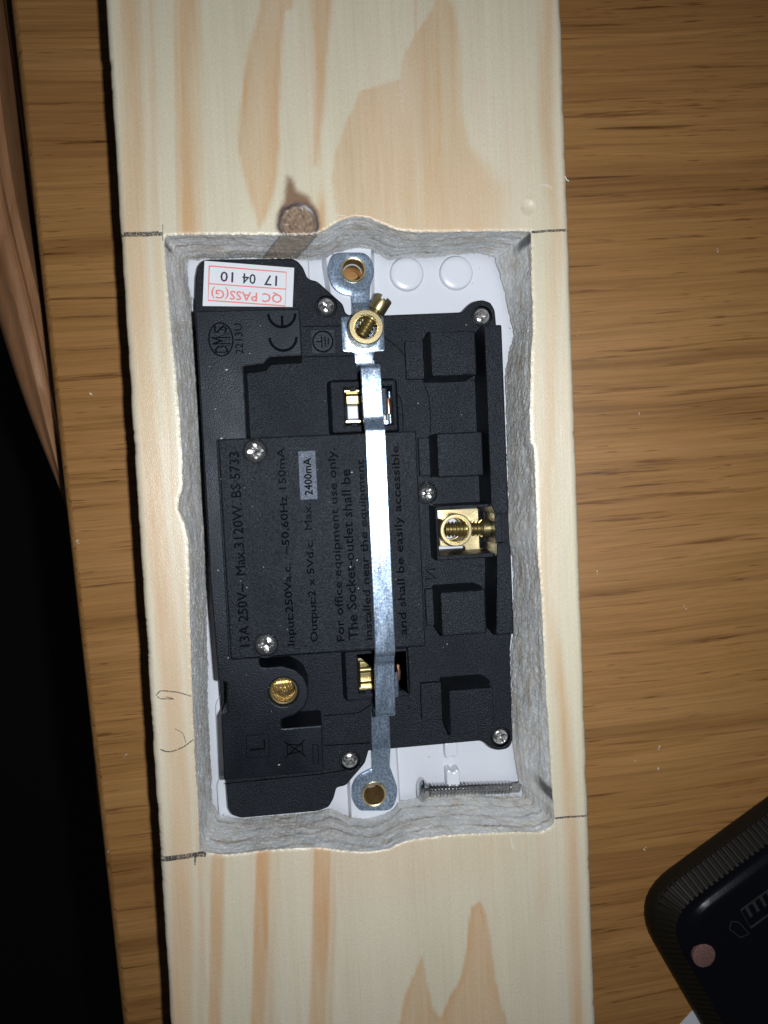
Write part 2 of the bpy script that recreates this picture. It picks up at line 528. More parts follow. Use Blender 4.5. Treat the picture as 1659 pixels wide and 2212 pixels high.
# ------------------------------------------------------------------ measured outlines (millimetres, board frame)
P = {
    'top_T': [(-36.35, 55.87), (-32.54, 55.98), (-24.08, 55.97), (-14.96, 55.72), (-9.77, 55.65), (-6.57, 55.83), (-4.78, 56.78), (-2.97, 57.96), (-0.88, 58.79), (0.89, 59.11), (3.81, 58.68), (6.69, 57.37), (9.02, 56.35), (13.75, 55.82), (19.75, 55.85), (27.62, 55.86), (34.34, 55.77), (36.67, 55.61)],
    'top_R': [(36.6, 55.61), (36.67, 51.61), (36.49, 46.99), (36.51, 40.79), (36.35, 34.89), (35.84, 31.48), (35.53, 25.24), (35.1, 18.98), (35.06, 12.68), (35.67, 11.89), (35.75, 6.19), (35.72, -2.39), (35.63, -11.02), (36.0, -16.83), (36.18, -25.55), (36.17, -31.39), (36.32, -37.27), (36.62, -47.11), (36.82, -57.01), (37.07, -63.65), (37.13, -67.48)],
    'top_B': [(36.84, -68.32), (33.86, -69.8), (29.46, -69.24), (23.2, -68.76), (16.98, -68.46), (12.65, -68.35), (7.73, -68.48), (4.65, -68.8), (1.55, -70.04), (-1.5, -70.23), (-5.71, -69.93), (-9.28, -69.14), (-13.42, -68.24), (-19.35, -67.95), (-23.47, -67.84), (-28.17, -67.98), (-31.67, -67.93), (-34.55, -67.45), (-36.14, -66.93)],
    'top_L': [(-36.81, -67.0), (-36.74, -62.44), (-36.59, -54.87), (-36.64, -47.32), (-36.56, -39.82), (-36.33, -29.88), (-36.22, -25.86), (-35.88, -16.02), (-35.57, -8.69), (-35.4, -3.81), (-36.01, -0.12), (-36.98, 2.84), (-36.81, 4.04), (-35.88, 6.9), (-35.56, 13.17), (-35.63, 20.39), (-35.74, 25.31), (-35.86, 30.08), (-36.16, 36.03), (-36.43, 43.14), (-36.47, 50.2), (-36.5, 54.43)],
    'bot_T': [(-34.7, 57.31), (-32.58, 57.01), (-31.22, 57.44), (-22.58, 57.42), (-11.68, 57.15), (-9.11, 56.74), (-4.62, 56.66), (-2.12, 58.15), (2.45, 58.93), (6.28, 58.7), (8.33, 57.46), (10.39, 56.39), (13.6, 56.85), (18.92, 56.75), (25.38, 57.34), (30.43, 57.67), (32.94, 57.14), (34.66, 56.65)],
    'bot_R': [(34.72, 56.47), (35.36, 54.36), (36.17, 51.89), (36.94, 48.36), (37.52, 44.47), (38.28, 40.56), (38.53, 37.72), (37.51, 34.92), (36.72, 31.75), (36.18, 29.28), (36.06, 17.21), (36.02, 9.46), (35.97, -0.28), (34.98, -4.13), (34.39, -6.39), (35.11, -9.37), (36.28, -13.36), (36.23, -23.23), (35.56, -31.78), (34.87, -36.37), (34.84, -43.02), (34.64, -57.51), (35.16, -63.53), (35.75, -67.71), (36.65, -70.62)],
    'bot_B': [(36.55, -71.45), (34.91, -70.79), (33.41, -70.65), (30.7, -70.7), (28.01, -70.36), (25.36, -69.52), (22.39, -69.1), (17.94, -69.13), (14.98, -69.16), (12.03, -69.33), (8.21, -69.57), (6.01, -69.66), (5.23, -70.77), (4.02, -71.7), (1.65, -72.51), (-1.27, -72.82), (-4.15, -72.54), (-6.99, -71.68), (-8.1, -70.7), (-9.78, -69.95), (-12.5, -70.37), (-16.79, -70.55), (-30.34, -70.42), (-33.65, -69.59), (-35.16, -69.24)],
    'bot_L': [(-35.68, -68.61), (-36.52, -66.37), (-36.84, -64.61), (-36.5, -61.18), (-36.59, -55.43), (-36.51, -46.85), (-36.23, -41.18), (-35.83, -32.69), (-35.59, -25.29), (-35.0, -11.28), (-34.38, -2.95), (-34.73, 0.41), (-34.78, 4.3), (-34.37, 13.68), (-33.78, 17.93), (-33.79, 31.63), (-34.37, 42.52), (-34.65, 46.86), (-35.07, 51.19), (-35.14, 54.42), (-34.96, 56.57)],
    'base': [(-33.51, 45.76), (-32.96, 52.04), (-32.41, 54.39), (-31.51, 55.47), (-30.44, 55.92), (-11.97, 55.78), (-10.8, 55.25), (-9.67, 53.83), (-8.92, 51.69), (-8.2, 51.14), (-6.74, 50.77), (-1.32, 45.65), (-0.8, 43.63), (0.05, 43.17), (0.31, 43.26), (7.64, 42.97), (25.52, 43.2), (26.55, 44.3), (28.07, 45.42), (30.2, 45.85), (32.11, 45.19), (33.0, 43.53), (33.22, 40.27), (34.17, 9.44), (34.28, -0.02), (34.43, -12.73), (33.98, -30.64), (33.46, -34.4), (33.37, -45.18), (33.21, -55.66), (32.64, -56.99), (31.6, -57.62), (29.77, -57.72), (27.98, -57.02), (26.59, -55.53), (25.71, -55.1), (4.79, -55.22), (-0.5, -55.23), (-0.56, -55.52), (-1.44, -58.07), (-6.04, -62.84), (-8.21, -63.16), (-8.98, -65.65), (-10.19, -67.48), (-12.5, -68.17), (-29.83, -68.14), (-31.96, -67.17), (-32.69, -65.7), (-32.76, -59.79)],
    'cover': [(-32.22, 42.69), (-10.91, 42.61), (-10.89, 32.89), (-17.71, 32.75), (-18.9, 31.44), (-23.03, 31.07), (-23.07, 16.93), (-23.11, -29.54), (-23.11, -31.41), (-21.9, -31.66), (-18.58, -31.59), (-15.82, -32.63), (-14.12, -34.38), (-13.26, -36.8), (-13.45, -38.89), (-14.46, -40.91), (-16.59, -42.32), (-19.19, -42.89), (-19.29, -44.85), (-10.78, -44.84), (-10.84, -54.56), (-11.16, -54.88), (-31.95, -54.97), (-31.73, -40.83), (-30.51, -40.67), (-30.14, -34.08), (-31.88, -33.74), (-32.39, -12.12), (-32.28, 0.57), (-32.26, 10.66)],
    'module': (-28.88, -29.11, 11.89, 16.36),
    'block0': (16.02, 27.75, 25.71, 37.14),
    'block1': (16.48, 6.37, 26.31, 15.73),
    'block2': (15.81, -27.68, 25.59, -18.2),
    'block3': (16.73, -49.44, 26.51, -39.59),
    'tab0': (11.95, 28.36, 15.47, 36.89),
    'tab1': (13.95, 6.8, 16.45, 15.35),
    'tab2': (13.99, -27.2, 15.72, -18.7),
    'tab3': (11.95, -48.82, 16.36, -40.25),
    'bar_up': (27.7, -2.27, 31.48, 38.14),
    'bar_mid': (28.8, -8.04, 30.32, -2.48),
    'bar_low': (27.6, -28.27, 31.59, -8.39),
    'npocket_out': (16.07, -11.68, 29.7, 0.15),
    'npocket_in': (16.57, -10.69, 29.17, -0.64),
    'epocket_up_out': (-4.75, 17.11, 9.31, 28.31),
    'epocket_up_in': (-2.17, 18.55, 8.36, 26.98),
    'epocket_lo_out': (-4.56, -42.47, 9.12, -31.46),
    'epocket_lo_in': (-2.12, -41.03, 8.65, -32.41),
    'brass_up': [(-2.05, 26.21), (1.53, 26.21), (-2.05, 19.5), (1.62, 19.55)],
    'brass_lo': [(-2.02, -33.56), (1.23, -33.64), (-2.09, -40.23), (1.23, -40.28)],
    'tab_up': [(-2.83, 57.37), (-1.3, 57.75), (3.94, 57.66), (5.15, 56.96), (6.05, 55.58), (6.38, 53.67), (6.04, 51.9), (5.32, 50.35), (5.07, 48.24), (4.75, 45.78), (4.61, 44.42), (0.8, 44.51), (0.8, 47.92), (0.64, 48.2), (-0.67, 48.37), (-2.15, 49.08), (-3.45, 50.47), (-4.14, 52.65), (-4.23, 54.14), (-3.58, 56.16)],
    'term_plate': [(-1.9, 42.58), (-1.55, 42.77), (7.29, 42.61), (7.61, 42.14), (7.49, 35.26), (7.27, 34.93), (5.08, 34.86), (4.78, 32.37), (0.68, 32.37), (0.57, 34.86), (-1.66, 35.06), (-1.98, 35.41)],
    'tab_lo': [(0.28, -60.98), (4.85, -61.38), (5.31, -63.07), (6.01, -65.13), (6.02, -67.15), (5.38, -69.28), (4.41, -70.65), (2.78, -70.87), (-2.93, -70.32), (-4.1, -68.76), (-4.73, -66.88), (-4.62, -64.71), (-3.82, -62.97), (-2.33, -61.73), (-0.69, -61.07)],
    'screw0': [(-4.99, 45.34)],
    'screw1': [(30.05, 42.23)],
    'screw2': [(15.7, 2.8)],
    'screw3': [(-21.61, 13.61)],
    'screw4': [(-21.56, -26.6)],
    'screw5': [(-4.84, -57.2)],
    'screw6': [(30.44, -54.7)],
    'sticker': [(-30.83, 55.57), (-11.6, 53.69), (-12.4, 45.22), (-31.79, 45.9), (-29.86, 54.43), (-13.33, 52.75), (-13.99, 45.47), (-30.54, 47.08), (-30.15, 50.64), (-13.66, 49.1)],
    'paper': [(77.58, -140.67), (81.98, -137.94), (85.13, -141.62), (82.69, -138.39)],
    's_left': [(-40.09, 100.15), (-40.91, 78.26), (-42.01, 56.06), (-41.37, -1.49), (-40.48, -25.98), (-40.32, -40.86), (-40.11, -55.89), (-40.82, -76.07), (-42.34, -101.58)],
    's2': [(-29.36, 100.33), (-30.17, 83.81), (-31.42, 55.91)],
    's3': [(-15.6, 101.65), (-15.75, 98.89), (-17.43, 93.88), (-19.25, 86.65), (-20.78, 79.4), (-21.55, 72.68), (-20.62, 67.06), (-19.01, 60.26), (-18.07, 56.56), (-15.86, 60.23), (-14.06, 67.01), (-13.36, 72.66), (-13.06, 78.29), (-12.27, 86.7), (-11.59, 95.07), (-10.96, 98.41), (-9.5, 99.09), (-8.79, 101.77)],
    's4': [(-5.36, 101.83), (-5.82, 89.54), (-6.17, 78.29), (-7.04, 69.24), (-6.18, 69.23), (-4.67, 78.29), (-3.29, 89.57), (-1.34, 101.9)],
    's5': [(-2.68, 52.03), (-2.63, 58.93), (-3.39, 66.94), (-2.61, 70.92), (0.03, 77.16), (2.95, 83.4), (10.97, 85.72), (11.74, 89.69), (14.63, 94.82), (15.54, 95.4), (18.06, 98.83), (19.66, 101.69), (21.15, 101.71), (22.53, 99.47), (23.51, 94.36), (23.49, 86.93), (23.17, 79.47), (24.68, 72.54), (28.14, 68.47), (31.62, 64.36), (31.11, 51.46)],
    's6': [(42.2, 101.49), (41.16, 89.95), (40.61, 78.33), (41.22, 66.63), (42.07, 56.01), (43.14, 50.14), (36.47, -18.0), (38.54, -30.53), (39.77, -43.12), (40.45, -60.0), (40.78, -72.38), (40.74, -91.55), (40.53, -112.24)],
    'kb': [(-33.29, -67.76), (-34.51, -84.97), (-35.94, -103.87)],
    'kc': [(-24.06, -67.78), (-25.52, -85.99), (-27.27, -104.97)],
    'kd': [(-12.1, -68.06), (-13.51, -87.35), (-15.09, -106.51)],
    'ke': [(1.58, -108.62), (3.77, -101.28), (6.85, -94.69), (7.71, -93.41), (8.32, -99.3), (9.2, -104.48), (10.21, -107.15), (10.83, -107.23), (12.33, -104.23), (15.69, -98.9), (17.25, -91.46), (18.37, -84.31), (20.42, -82.95), (21.86, -86.27), (22.56, -92.06), (22.83, -101.03), (24.76, -108.32), (25.58, -111.65)],
    'kg': [(34.43, -71.75), (33.83, -87.58)],
    'textx': [(-25.87, -7.26), (-16.14, -7.82), (-11.31, -8.11), (-5.78, -5.86), (-3.36, -6.0), (0.09, -6.2), (7.47, -1.13)],
    'specks': [(75.68, -66.45), (69.64, -69.24), (75.17, -71.88), (71.19, -92.69), (-58.24, -56.74), (-65.33, -4.49)],
}

# ------------------------------------------------------------------ floor and table
ZT = -32.0                                   # table top level
fv = [(-1500, -1500, -782), (1500, -1500, -782), (1500, 1500, -782), (-1500, 1500, -782)]
fo = finish('floor', fv, [(0, 1, 2, 3)], FLOOR, None)
fo['kind'] = 'structure'

table = Thing('oak_table', 'brown oak table top with fine dark grain under the pine board', 'table', (0, 0, -782))
def edge_x(y): return -65.9 + (y - 0.0) * (-0.0397)
prof = [(0.0, -20.0), (-1.6, -19.2), (-2.3, -17.5), (-2.3, -3.6), (-1.9, -1.8), (-1.2, -0.7), (-0.3, -0.1), (0.0, 0.0)]
ys = np.linspace(-420, 420, 43)
tv = []; tf = []
for y in ys:
    ex = edge_x(y)
    row = [(ex + dx, y, ZT + dz) for dx, dz in prof] + [(620, y, ZT), (620, y, ZT - 20)]
    tv += row
k = len(prof) + 2
for i in range(len(ys) - 1):
    for j in range(k):
        q = (j + 1) % k
        tf.append((i * k + j, i * k + q, (i + 1) * k + q, (i + 1) * k + j))
tf.append(tuple(range(k))); tf.append(tuple((len(ys) - 1) * k + j for j in range(k - 1, -1, -1)))
finish('table_top', tv, tf, OAK, table, smooth=True)
for lx, ly in ((10, -360), (560, -360), (10, 360), (560, 360)):
    MB().box(lx - 25, ly - 25, -782, lx + 25, ly + 25, ZT - 20.2, 2.0).build('leg', OAK, table)

# ------------------------------------------------------------------ chair beside the table
chair = Thing('wooden_chair', 'reddish brown wooden chair with curved moulded rail tucked beside the table edge', 'chair', (-85, 60, -782))
CH_R = ([-70.5, -72.5, -74.2, -75.4, -76.8, -78.85, -80.9, -82.3, -83.1, -84.5, -85], [-80, 10, 33.2, 45.1, 53.9, 65.7, 77.3, 88.8, 102, 150, 190])
CH_O = ([-55, -68, -77.7, -81.05, -85.0, -88.3, -90.6, -96, -103, -110], [-80, -20, 7.5, 15.8, 28.4, 40.8, 50.7, 78, 120, 190])
cy = np.linspace(-80, 190, 90)
xr = np.interp(cy, CH_R[1], CH_R[0])
xo = np.interp(cy, CH_O[1], CH_O[0])
def smooth1(a, n=9):
    kk = np.ones(n) / n
    return np.convolve(np.pad(a, n // 2, 'edge'), kk, 'valid')
xr = smooth1(xr); xo = np.minimum(smooth1(xo), xr - 2.0)
sec = [(-0.05, -80), (-0.04, -57), (0.0, -54.6), (0.06, -54), (0.14, -54.2), (0.2, -55.2), (0.26, -55.4), (0.33, -54.8), (0.42, -54.8), (0.52, -55.8), (0.58, -56.8), (0.66, -57.2), (0.76, -58.0), (0.88, -60), (0.97, -62.5), (1.0, -64), (0.97, -76)]
cv = []; cf = []
for a, b, y in zip(xr, xo, cy):
    for s, z in sec:
        cv.append((a + (b - a) * s, y, z + 0.004 * (y - 60)))
k = len(sec)
for i in range(len(cy) - 1):
    for j in range(k):
        q = (j + 1) % k
        cf.append((i * k + j, i * k + q, (i + 1) * k + q, (i + 1) * k + j))
cf.append(tuple(range(k))); cf.append(tuple((len(cy) - 1) * k + j for j in range(k - 1, -1, -1)))
finish('rail', cv, cf, CHAIR, chair, smooth=True)
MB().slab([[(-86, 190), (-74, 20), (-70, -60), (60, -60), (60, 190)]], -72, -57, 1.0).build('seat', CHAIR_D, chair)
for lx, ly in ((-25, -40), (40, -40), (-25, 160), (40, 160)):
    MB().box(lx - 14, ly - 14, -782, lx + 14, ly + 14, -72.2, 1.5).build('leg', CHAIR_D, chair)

# ------------------------------------------------------------------ pine board with the routed opening
pine = Thing('pine_board', 'pale knotty pine board with a rough rectangular cut-out around the socket', 'board', (0, 0, -22))
NS = {'T': 420, 'R': 560, 'B': 420, 'L': 560}
def loop(pre):
    out = []
    for s in 'TRBL':
        p = lin(P[pre + '_' + s], NS[s])
        out.append(p)
    # join the corners
    for i in range(4):
        a, b = out[i], out[(i + 1) % 4]
        m = (a[-1] + b[0]) / 2
        a[-1] = m; b[0] = m
    return np.concatenate([p[:-1] for p in out])
ltop = loop('top'); lbot = loop('bot')
N = len(ltop)
side = np.concatenate([np.full(NS[s] - 1, i) for i, s in enumerate('TRBL')])   # 0 top, 1 right, 2 bottom, 3 left
arc = np.concatenate([[0], np.cumsum(np.hypot(*np.diff(ltop, axis=0).T))])
def normals(l):
    d = np.roll(l, -2, 0) - np.roll(l, 2, 0)
    n = np.stack([d[:, 1], -d[:, 0]], 1)
    return n / (np.linalg.norm(n, axis=1)[:, None] + 1e-9)    # clockwise loop: this points into the opening's outside or inside
nt_ = normals(ltop)
cen = ltop.mean(0)
if ((ltop - cen) * nt_).sum() > 0: nt_ = -nt_                 # now points into the opening
jit = 0.16 * fbm(arc * 0.9, 0 * arc + 3.3, 4) + 0.10 * fbm(arc * 3.0, 0 * arc + 8.1, 3)
ltop = ltop + nt_ * jit[:, None]
jb = 0.22 * fbm(arc * 0.8, 0 * arc + 13.3, 4) + 0.16 * fbm(arc * 3.2, 0 * arc + 18.1, 3)
lbot = lbot + nt_ * jb[:, None]

YT, YB = 63.5, -76.0
RC = 1.6
def zprof(x):
    a = np.clip(np.abs(x) - (45 - RC), 0, RC)
    return -(RC - np.sqrt(np.maximum(RC * RC - a * a, 0)))

def band(x, y, pts, hw, soft_l=0.5, soft_r=0.5):
    """stripe of latewood along a polyline that runs down the board"""
    p = sorted(pts, key=lambda q: q[1])
    xs = np.interp(y, [q[1] for q in p], [q[0] for q in p])
    w = np.interp(y, [q[1] for q in p], hw) if isinstance(hw, (list, tuple)) else hw
    d = x - xs + 0.25 * fbm(x * 0.8, y * 0.05, 3)
    return sstep(-w - soft_l, -w + soft_l, d) * (1 - sstep(w - soft_r, w + soft_r, d))

def tint_pine(x, y):
    wx = x + 0.55 * fbm(x * 1.6 + 5, y * 0.10, 4)
    late = np.zeros_like(x)
    def put(v): 
        nonlocal late
        late = np.maximum(late, v)
    put(0.60 * band(x, y, P['s_left'], 2.0, 1.2, 1.1))
    put(0.35 * band(x, y, [(q[0] + 3.8, q[1]) for q in P['s_left']], 0.7, 0.8, 0.8))
    up = sstep(54, 57, y)
    put(up * 0.78 * band(x, y, P['s2'], 1.6, 0.5, 1.6))
    put(up * 0.45 * band(x, y, P['s2'], 2.6, 0.3, 1.0))
    def lens(poly, v, soft=0.6):
        d = sdf(poly, wx, y)
        edge = 1 - sstep(-soft, soft, d)
        rim = 0.12 * np.exp(-((d + 0.7) / 0.6) ** 2)
        return edge * (v + rim)
    s3 = lens(P['s3'], 0.66)
    put(s3 * (1.0 - 0.18 * sstep(85, 100, y)))
    put(0.80 * lens(P['s4'], 0.85, 0.9))
    d5 = sdf(P['s5'], wx, y)
    soft5 = 0.4 + 2.6 * sstep(20, 30, x) * (1 - sstep(60, 90, y)) + 0.8 * sstep(78, 90, y) * (x > 20)
    put((1 - sstep(-soft5, soft5, d5)) * (0.52 - 0.14 * sstep(26, 32, x)))
    put(0.75 * band(x, y, [(19.6, 110), (19.0, 78), (18.4, 70), (18.2, 40)], [0.2, 0.5, 0.9, 0.5], 0.5, 0.8) * sstep(66, 72, y))
    put(0.62 * band(x, y, [(15.0, 110), (14.4, 80), (14.0, 60)], 0.15, 0.3, 0.3) * up)
    s6 = [q for i, q in enumerate(P['s6']) if i != 5]
    put((0.35 + 0.35 * np.maximum(sstep(50, 80, y), sstep(-20, -50, y))) * band(x, y, s6, 1.2, 1.5, 1.2))
    put(0.55 * band(x, y, [(q[0] + 0.9, q[1]) for q in s6], 0.25, 0.35, 0.4) * (0.4 + 0.6 * sstep(-40, -60, y) + 0.6 * sstep(60, 80, y)))
    dn = 1 - sstep(-67, -64, y)
    put(dn * 0.75 * band(x, y, P['kb'], 1.35, 0.4, 0.7))
    put(dn * 0.85 * band(x, y, P['kc'], 1.5, 0.35, 0.8))
    put(dn * 0.78 * band(x, y, P['kd'], 1.75, 0.35, 0.6))
    put(dn * 0.35 * band(x, y, [(q[0] + 2.6, q[1]) for q in P['kd']], 0.5, 0.6, 0.5))
    put(dn * 0.30 * band(x, y, [(q[0] + 2.4, q[1]) for q in P['kc']], 0.9, 0.8, 1.0))
    ke = P['ke'] + [(27, -135), (-2, -135)]
    put(lens(ke, 0.66, 0.35))
    put(dn * 0.20 * (1 - sstep(-66, -70, y) * 0) * band(x, y, P['kg'], 1.6, 1.6, 1.6) * sstep(-92, -84, y))
    put(0.22 * dn * (1 - sstep(2, 14, np.hypot((x - 6) * 0.35, y + 72))))
    # knot and the grain that bends round it
    kx, ky = -10.5, 57.9
    dk = np.hypot((x - kx) * 1.0, y - ky)
    put(0.85 * np.exp(-((x + 5.8 - 0.02 * (y - 58)) / 0.8) ** 2) * sstep(50, 56, y) * (1 - sstep(60, 66, y)))
    early = np.array([0.655, 0.590, 0.455]); latec = np.array([0.580, 0.355, 0.182])
    late = late + 0.08 * sstep(0.0, 0.5, fbm(x * 0.16 + 3, y * 0.012, 3)) + 0.10 * sstep(0.05, 0.4, fbm(x * 1.9, y * 0.018 + 5, 3))
    late = np.clip(late * (0.9 + 0.35 * fbm(x * 0.5, y * 0.06, 4)), 0, 1)
    col = early[None] * (1 - late[:, None]) + latec[None] * late[:, None]
    pale = 0.05 * fbm(x * 0.25, y * 0.03, 4)
    col = col * (1 + pale[:, None])
    green = sstep(-0.05, 0.35, fbm(x * 0.10 + 9, y * 0.02, 3))
    col = col * (1 - green[:, None] * np.array([0.02, 0.0, 0.02])[None])
    # brown smear above the knot
    tri = sdf([(-13.9, 59.6), (-12.8, 63.2), (-12.1, 67.0), (-11.2, 66.6), (-10.4, 64.2), (-8.3, 63.2), (-6.5, 60.0), (-10.5, 58.5)], x + 0.3 * fbm(x, y, 3), y)
    sm = (1 - sstep(-0.8, 0.8, tri)) * 0.9
    col = col * (1 - sm[:, None]) + np.array([0.19, 0.095, 0.05])[None] * sm[:, None]
    halo = (1 - sstep(3.9, 5.0, dk + 0.3 * fbm(x * 1.2, y * 1.2, 3))) * (0.35 + 0.4 * sstep(57, 61, y))
    col = col * (1 - halo[:, None]) + np.array([0.27, 0.135, 0.065])[None] * halo[:, None]
    ang = np.arctan2(y - ky, x - kx)
    rr = dk + 0.25 * fbm(ang * 3, ang * 0 + 4, 3)
    ring = np.exp(-((rr - 3.72) / 0.52) ** 2)
    body = 1 - sstep(3.2, 3.5, rr)
    kc = np.array([0.235, 0.160, 0.105])[None] * (1 + 0.5 * fbm(x * 1.4, y * 1.4, 4) - 0.16 * np.cos(dk * 7.5 + 2 * fbm(x * 0.6, y * 0.6, 2)))[:, None]
    col = col * (1 - body[:, None]) + kc * body[:, None]
    col = col * (1 - 0.93 * ring[:, None]) + np.array([0.035, 0.025, 0.028])[None] * 0.93 * ring[:, None]
    rim_glint = np.exp(-((rr - 3.5) / 0.22) ** 2) * np.exp(-((ang - 0.95) / 0.36) ** 2)  # painted highlight: pale arc on the knot's upper right rim
    col = col * (1 - rim_glint[:, None]) + np.array([0.55, 0.55, 0.55])[None] * rim_glint[:, None]
    return np.clip(col, 0.01, 0.95)

def relief(x, y):
    z = zprof(x) + 0.03 * fbm(x * 0.9, y * 0.2, 4)
    dk = np.hypot(x + 10.5, y - 57.9)
    z -= 0.08 * np.exp(-((dk - 3.66) / 0.34) ** 2)
    z += (1 - sstep(2.8, 3.4, dk)) * (0.16 * fbm(x * 2, y * 2, 3) - 0.18)
    dd = np.hypot(x - 36.3, y - 60.5)
    z -= 0.30 * (1 - sstep(0.3, 1.75, dd)) - 0.05 * np.exp(-((dd - 1.75) / 0.3) ** 2)     # pressed dent
    for gx, y0, y1, s in ((-36.6, 55, 75, 0.10), (-17.6, 62, 86, 0.14), (-16.0, 60, 88, 0.12), (-19.0, 66, 84, 0.1), (-36.3, -92, -66, 0.12), (-35.7, -100, -70, 0.08)):
        z -= s * np.exp(-((x - gx - 0.015 * (y - y0)) / 0.12) ** 2) * sstep(y0 - 2, y0 + 2, y) * (1 - sstep(y1 - 2, y1 + 2, y))
    return z

bv = []; bf = []
def add_grid(xs, ys):
    k0 = len(bv)
    X, Y = np.meshgrid(xs, ys)
    for a, b in zip(X.ravel().tolist(), Y.ravel().tolist()): bv.append((a, b))
    nx = len(xs)
    for j in range(len(ys) - 1):
        for i in range(nx - 1):
            a = k0 + j * nx + i
            bf.append((a, a + 1, a + nx + 1, a + nx))
colx = np.concatenate([np.linspace(-45, -43, 10)[:-1], np.linspace(-43, 43, 246), np.linspace(43, 45, 10)[1:]])
add_grid(colx, np.linspace(YT, 112, 140))
add_grid(np.concatenate([np.linspace(-45, -43, 10)[:-1], np.linspace(-43, 43, 60), np.linspace(43, 45, 10)[1:]]), np.linspace(112, 235, 60))
add_grid(colx, np.linspace(-124, YB, 140))
add_grid(np.concatenate([np.linspace(-45, -43, 10)[:-1], np.linspace(-43, 43, 60), np.linspace(43, 45, 10)[1:]]), np.linspace(-235, -124, 56))
# ring round the opening: loop to rectangle
edges = {'T': [(-45, YT), (45, YT)], 'R': [(45, YT), (45, YB)], 'B': [(45, YB), (-45, YB)], 'L': [(-45, YB), (-45, YT)]}
louter = np.concatenate([lin(edges[s], NS[s])[:-1] for s in 'TRBL'])
M = 30
k0 = len(bv)
ts = np.concatenate([np.linspace(0, 0.82, 22), np.linspace(0.82, 1, 9)[1:]])
for t in ts:
    q = ltop * (1 - t) + louter * t
    bv += [tuple(p) for p in q.tolist()]
for j in range(len(ts) - 1):
    for i in range(N):
        i2 = (i + 1) % N
        bf.append((k0 + j * N + i, k0 + (j + 1) * N + i, k0 + (j + 1) * N + i2, k0 + j * N + i2))
bxy = np.array(bv)
bz = relief(bxy[:, 0], bxy[:, 1])
edge_w = sstep(43.2, 45, np.abs(bxy[:, 0]))
bxy[:, 0] += np.sign(bxy[:, 0]) * edge_w * (0.16 * fbm(bxy[:, 1] * 0.22, bxy[:, 0] * 0 + np.sign(bxy[:, 0]) * 9, 4) - 0.10 - 0.2 * sstep(0.62, 0.9, vnoise(bxy[:, 1] * 0.35 + 3, np.sign(bxy[:, 0]) * 5)) * vnoise(bxy[:, 1] * 2.1, bxy[:, 0] * 0))
inner = slice(k0, k0 + N)
bz[inner] -= 0.12 + 0.15 * vnoise(arc * 2.0, arc * 0)
bz[k0 + N:k0 + 2 * N] -= 0.03
bcol = tint_pine(bxy[:, 0], bxy[:, 1])
V3 = np.concatenate([bxy, bz[:, None]], 1)
# long edges, ends and underside rim as simple faces
nv = len(V3)
ext = []
for xs_ in (-44.75, 44.75):
    ext += [(xs_, -235, -RC), (xs_, 235, -RC), (xs_, 235, -22), (xs_, -235, -22)]
V3 = np.concatenate([V3, np.array(ext, float)])
bcol = np.concatenate([bcol, np.tile(np.array([[0.68, 0.58, 0.40]]), (8, 1))])
bf += [(nv + 3, nv + 2, nv + 1, nv), (nv + 4, nv + 5, nv + 6, nv + 7), (nv + 1, nv + 2, nv + 6, nv + 5), (nv, nv + 4, nv + 7, nv + 3)]
bo = finish('plank', V3, bf, PINE, pine, smooth='all', col=bcol)

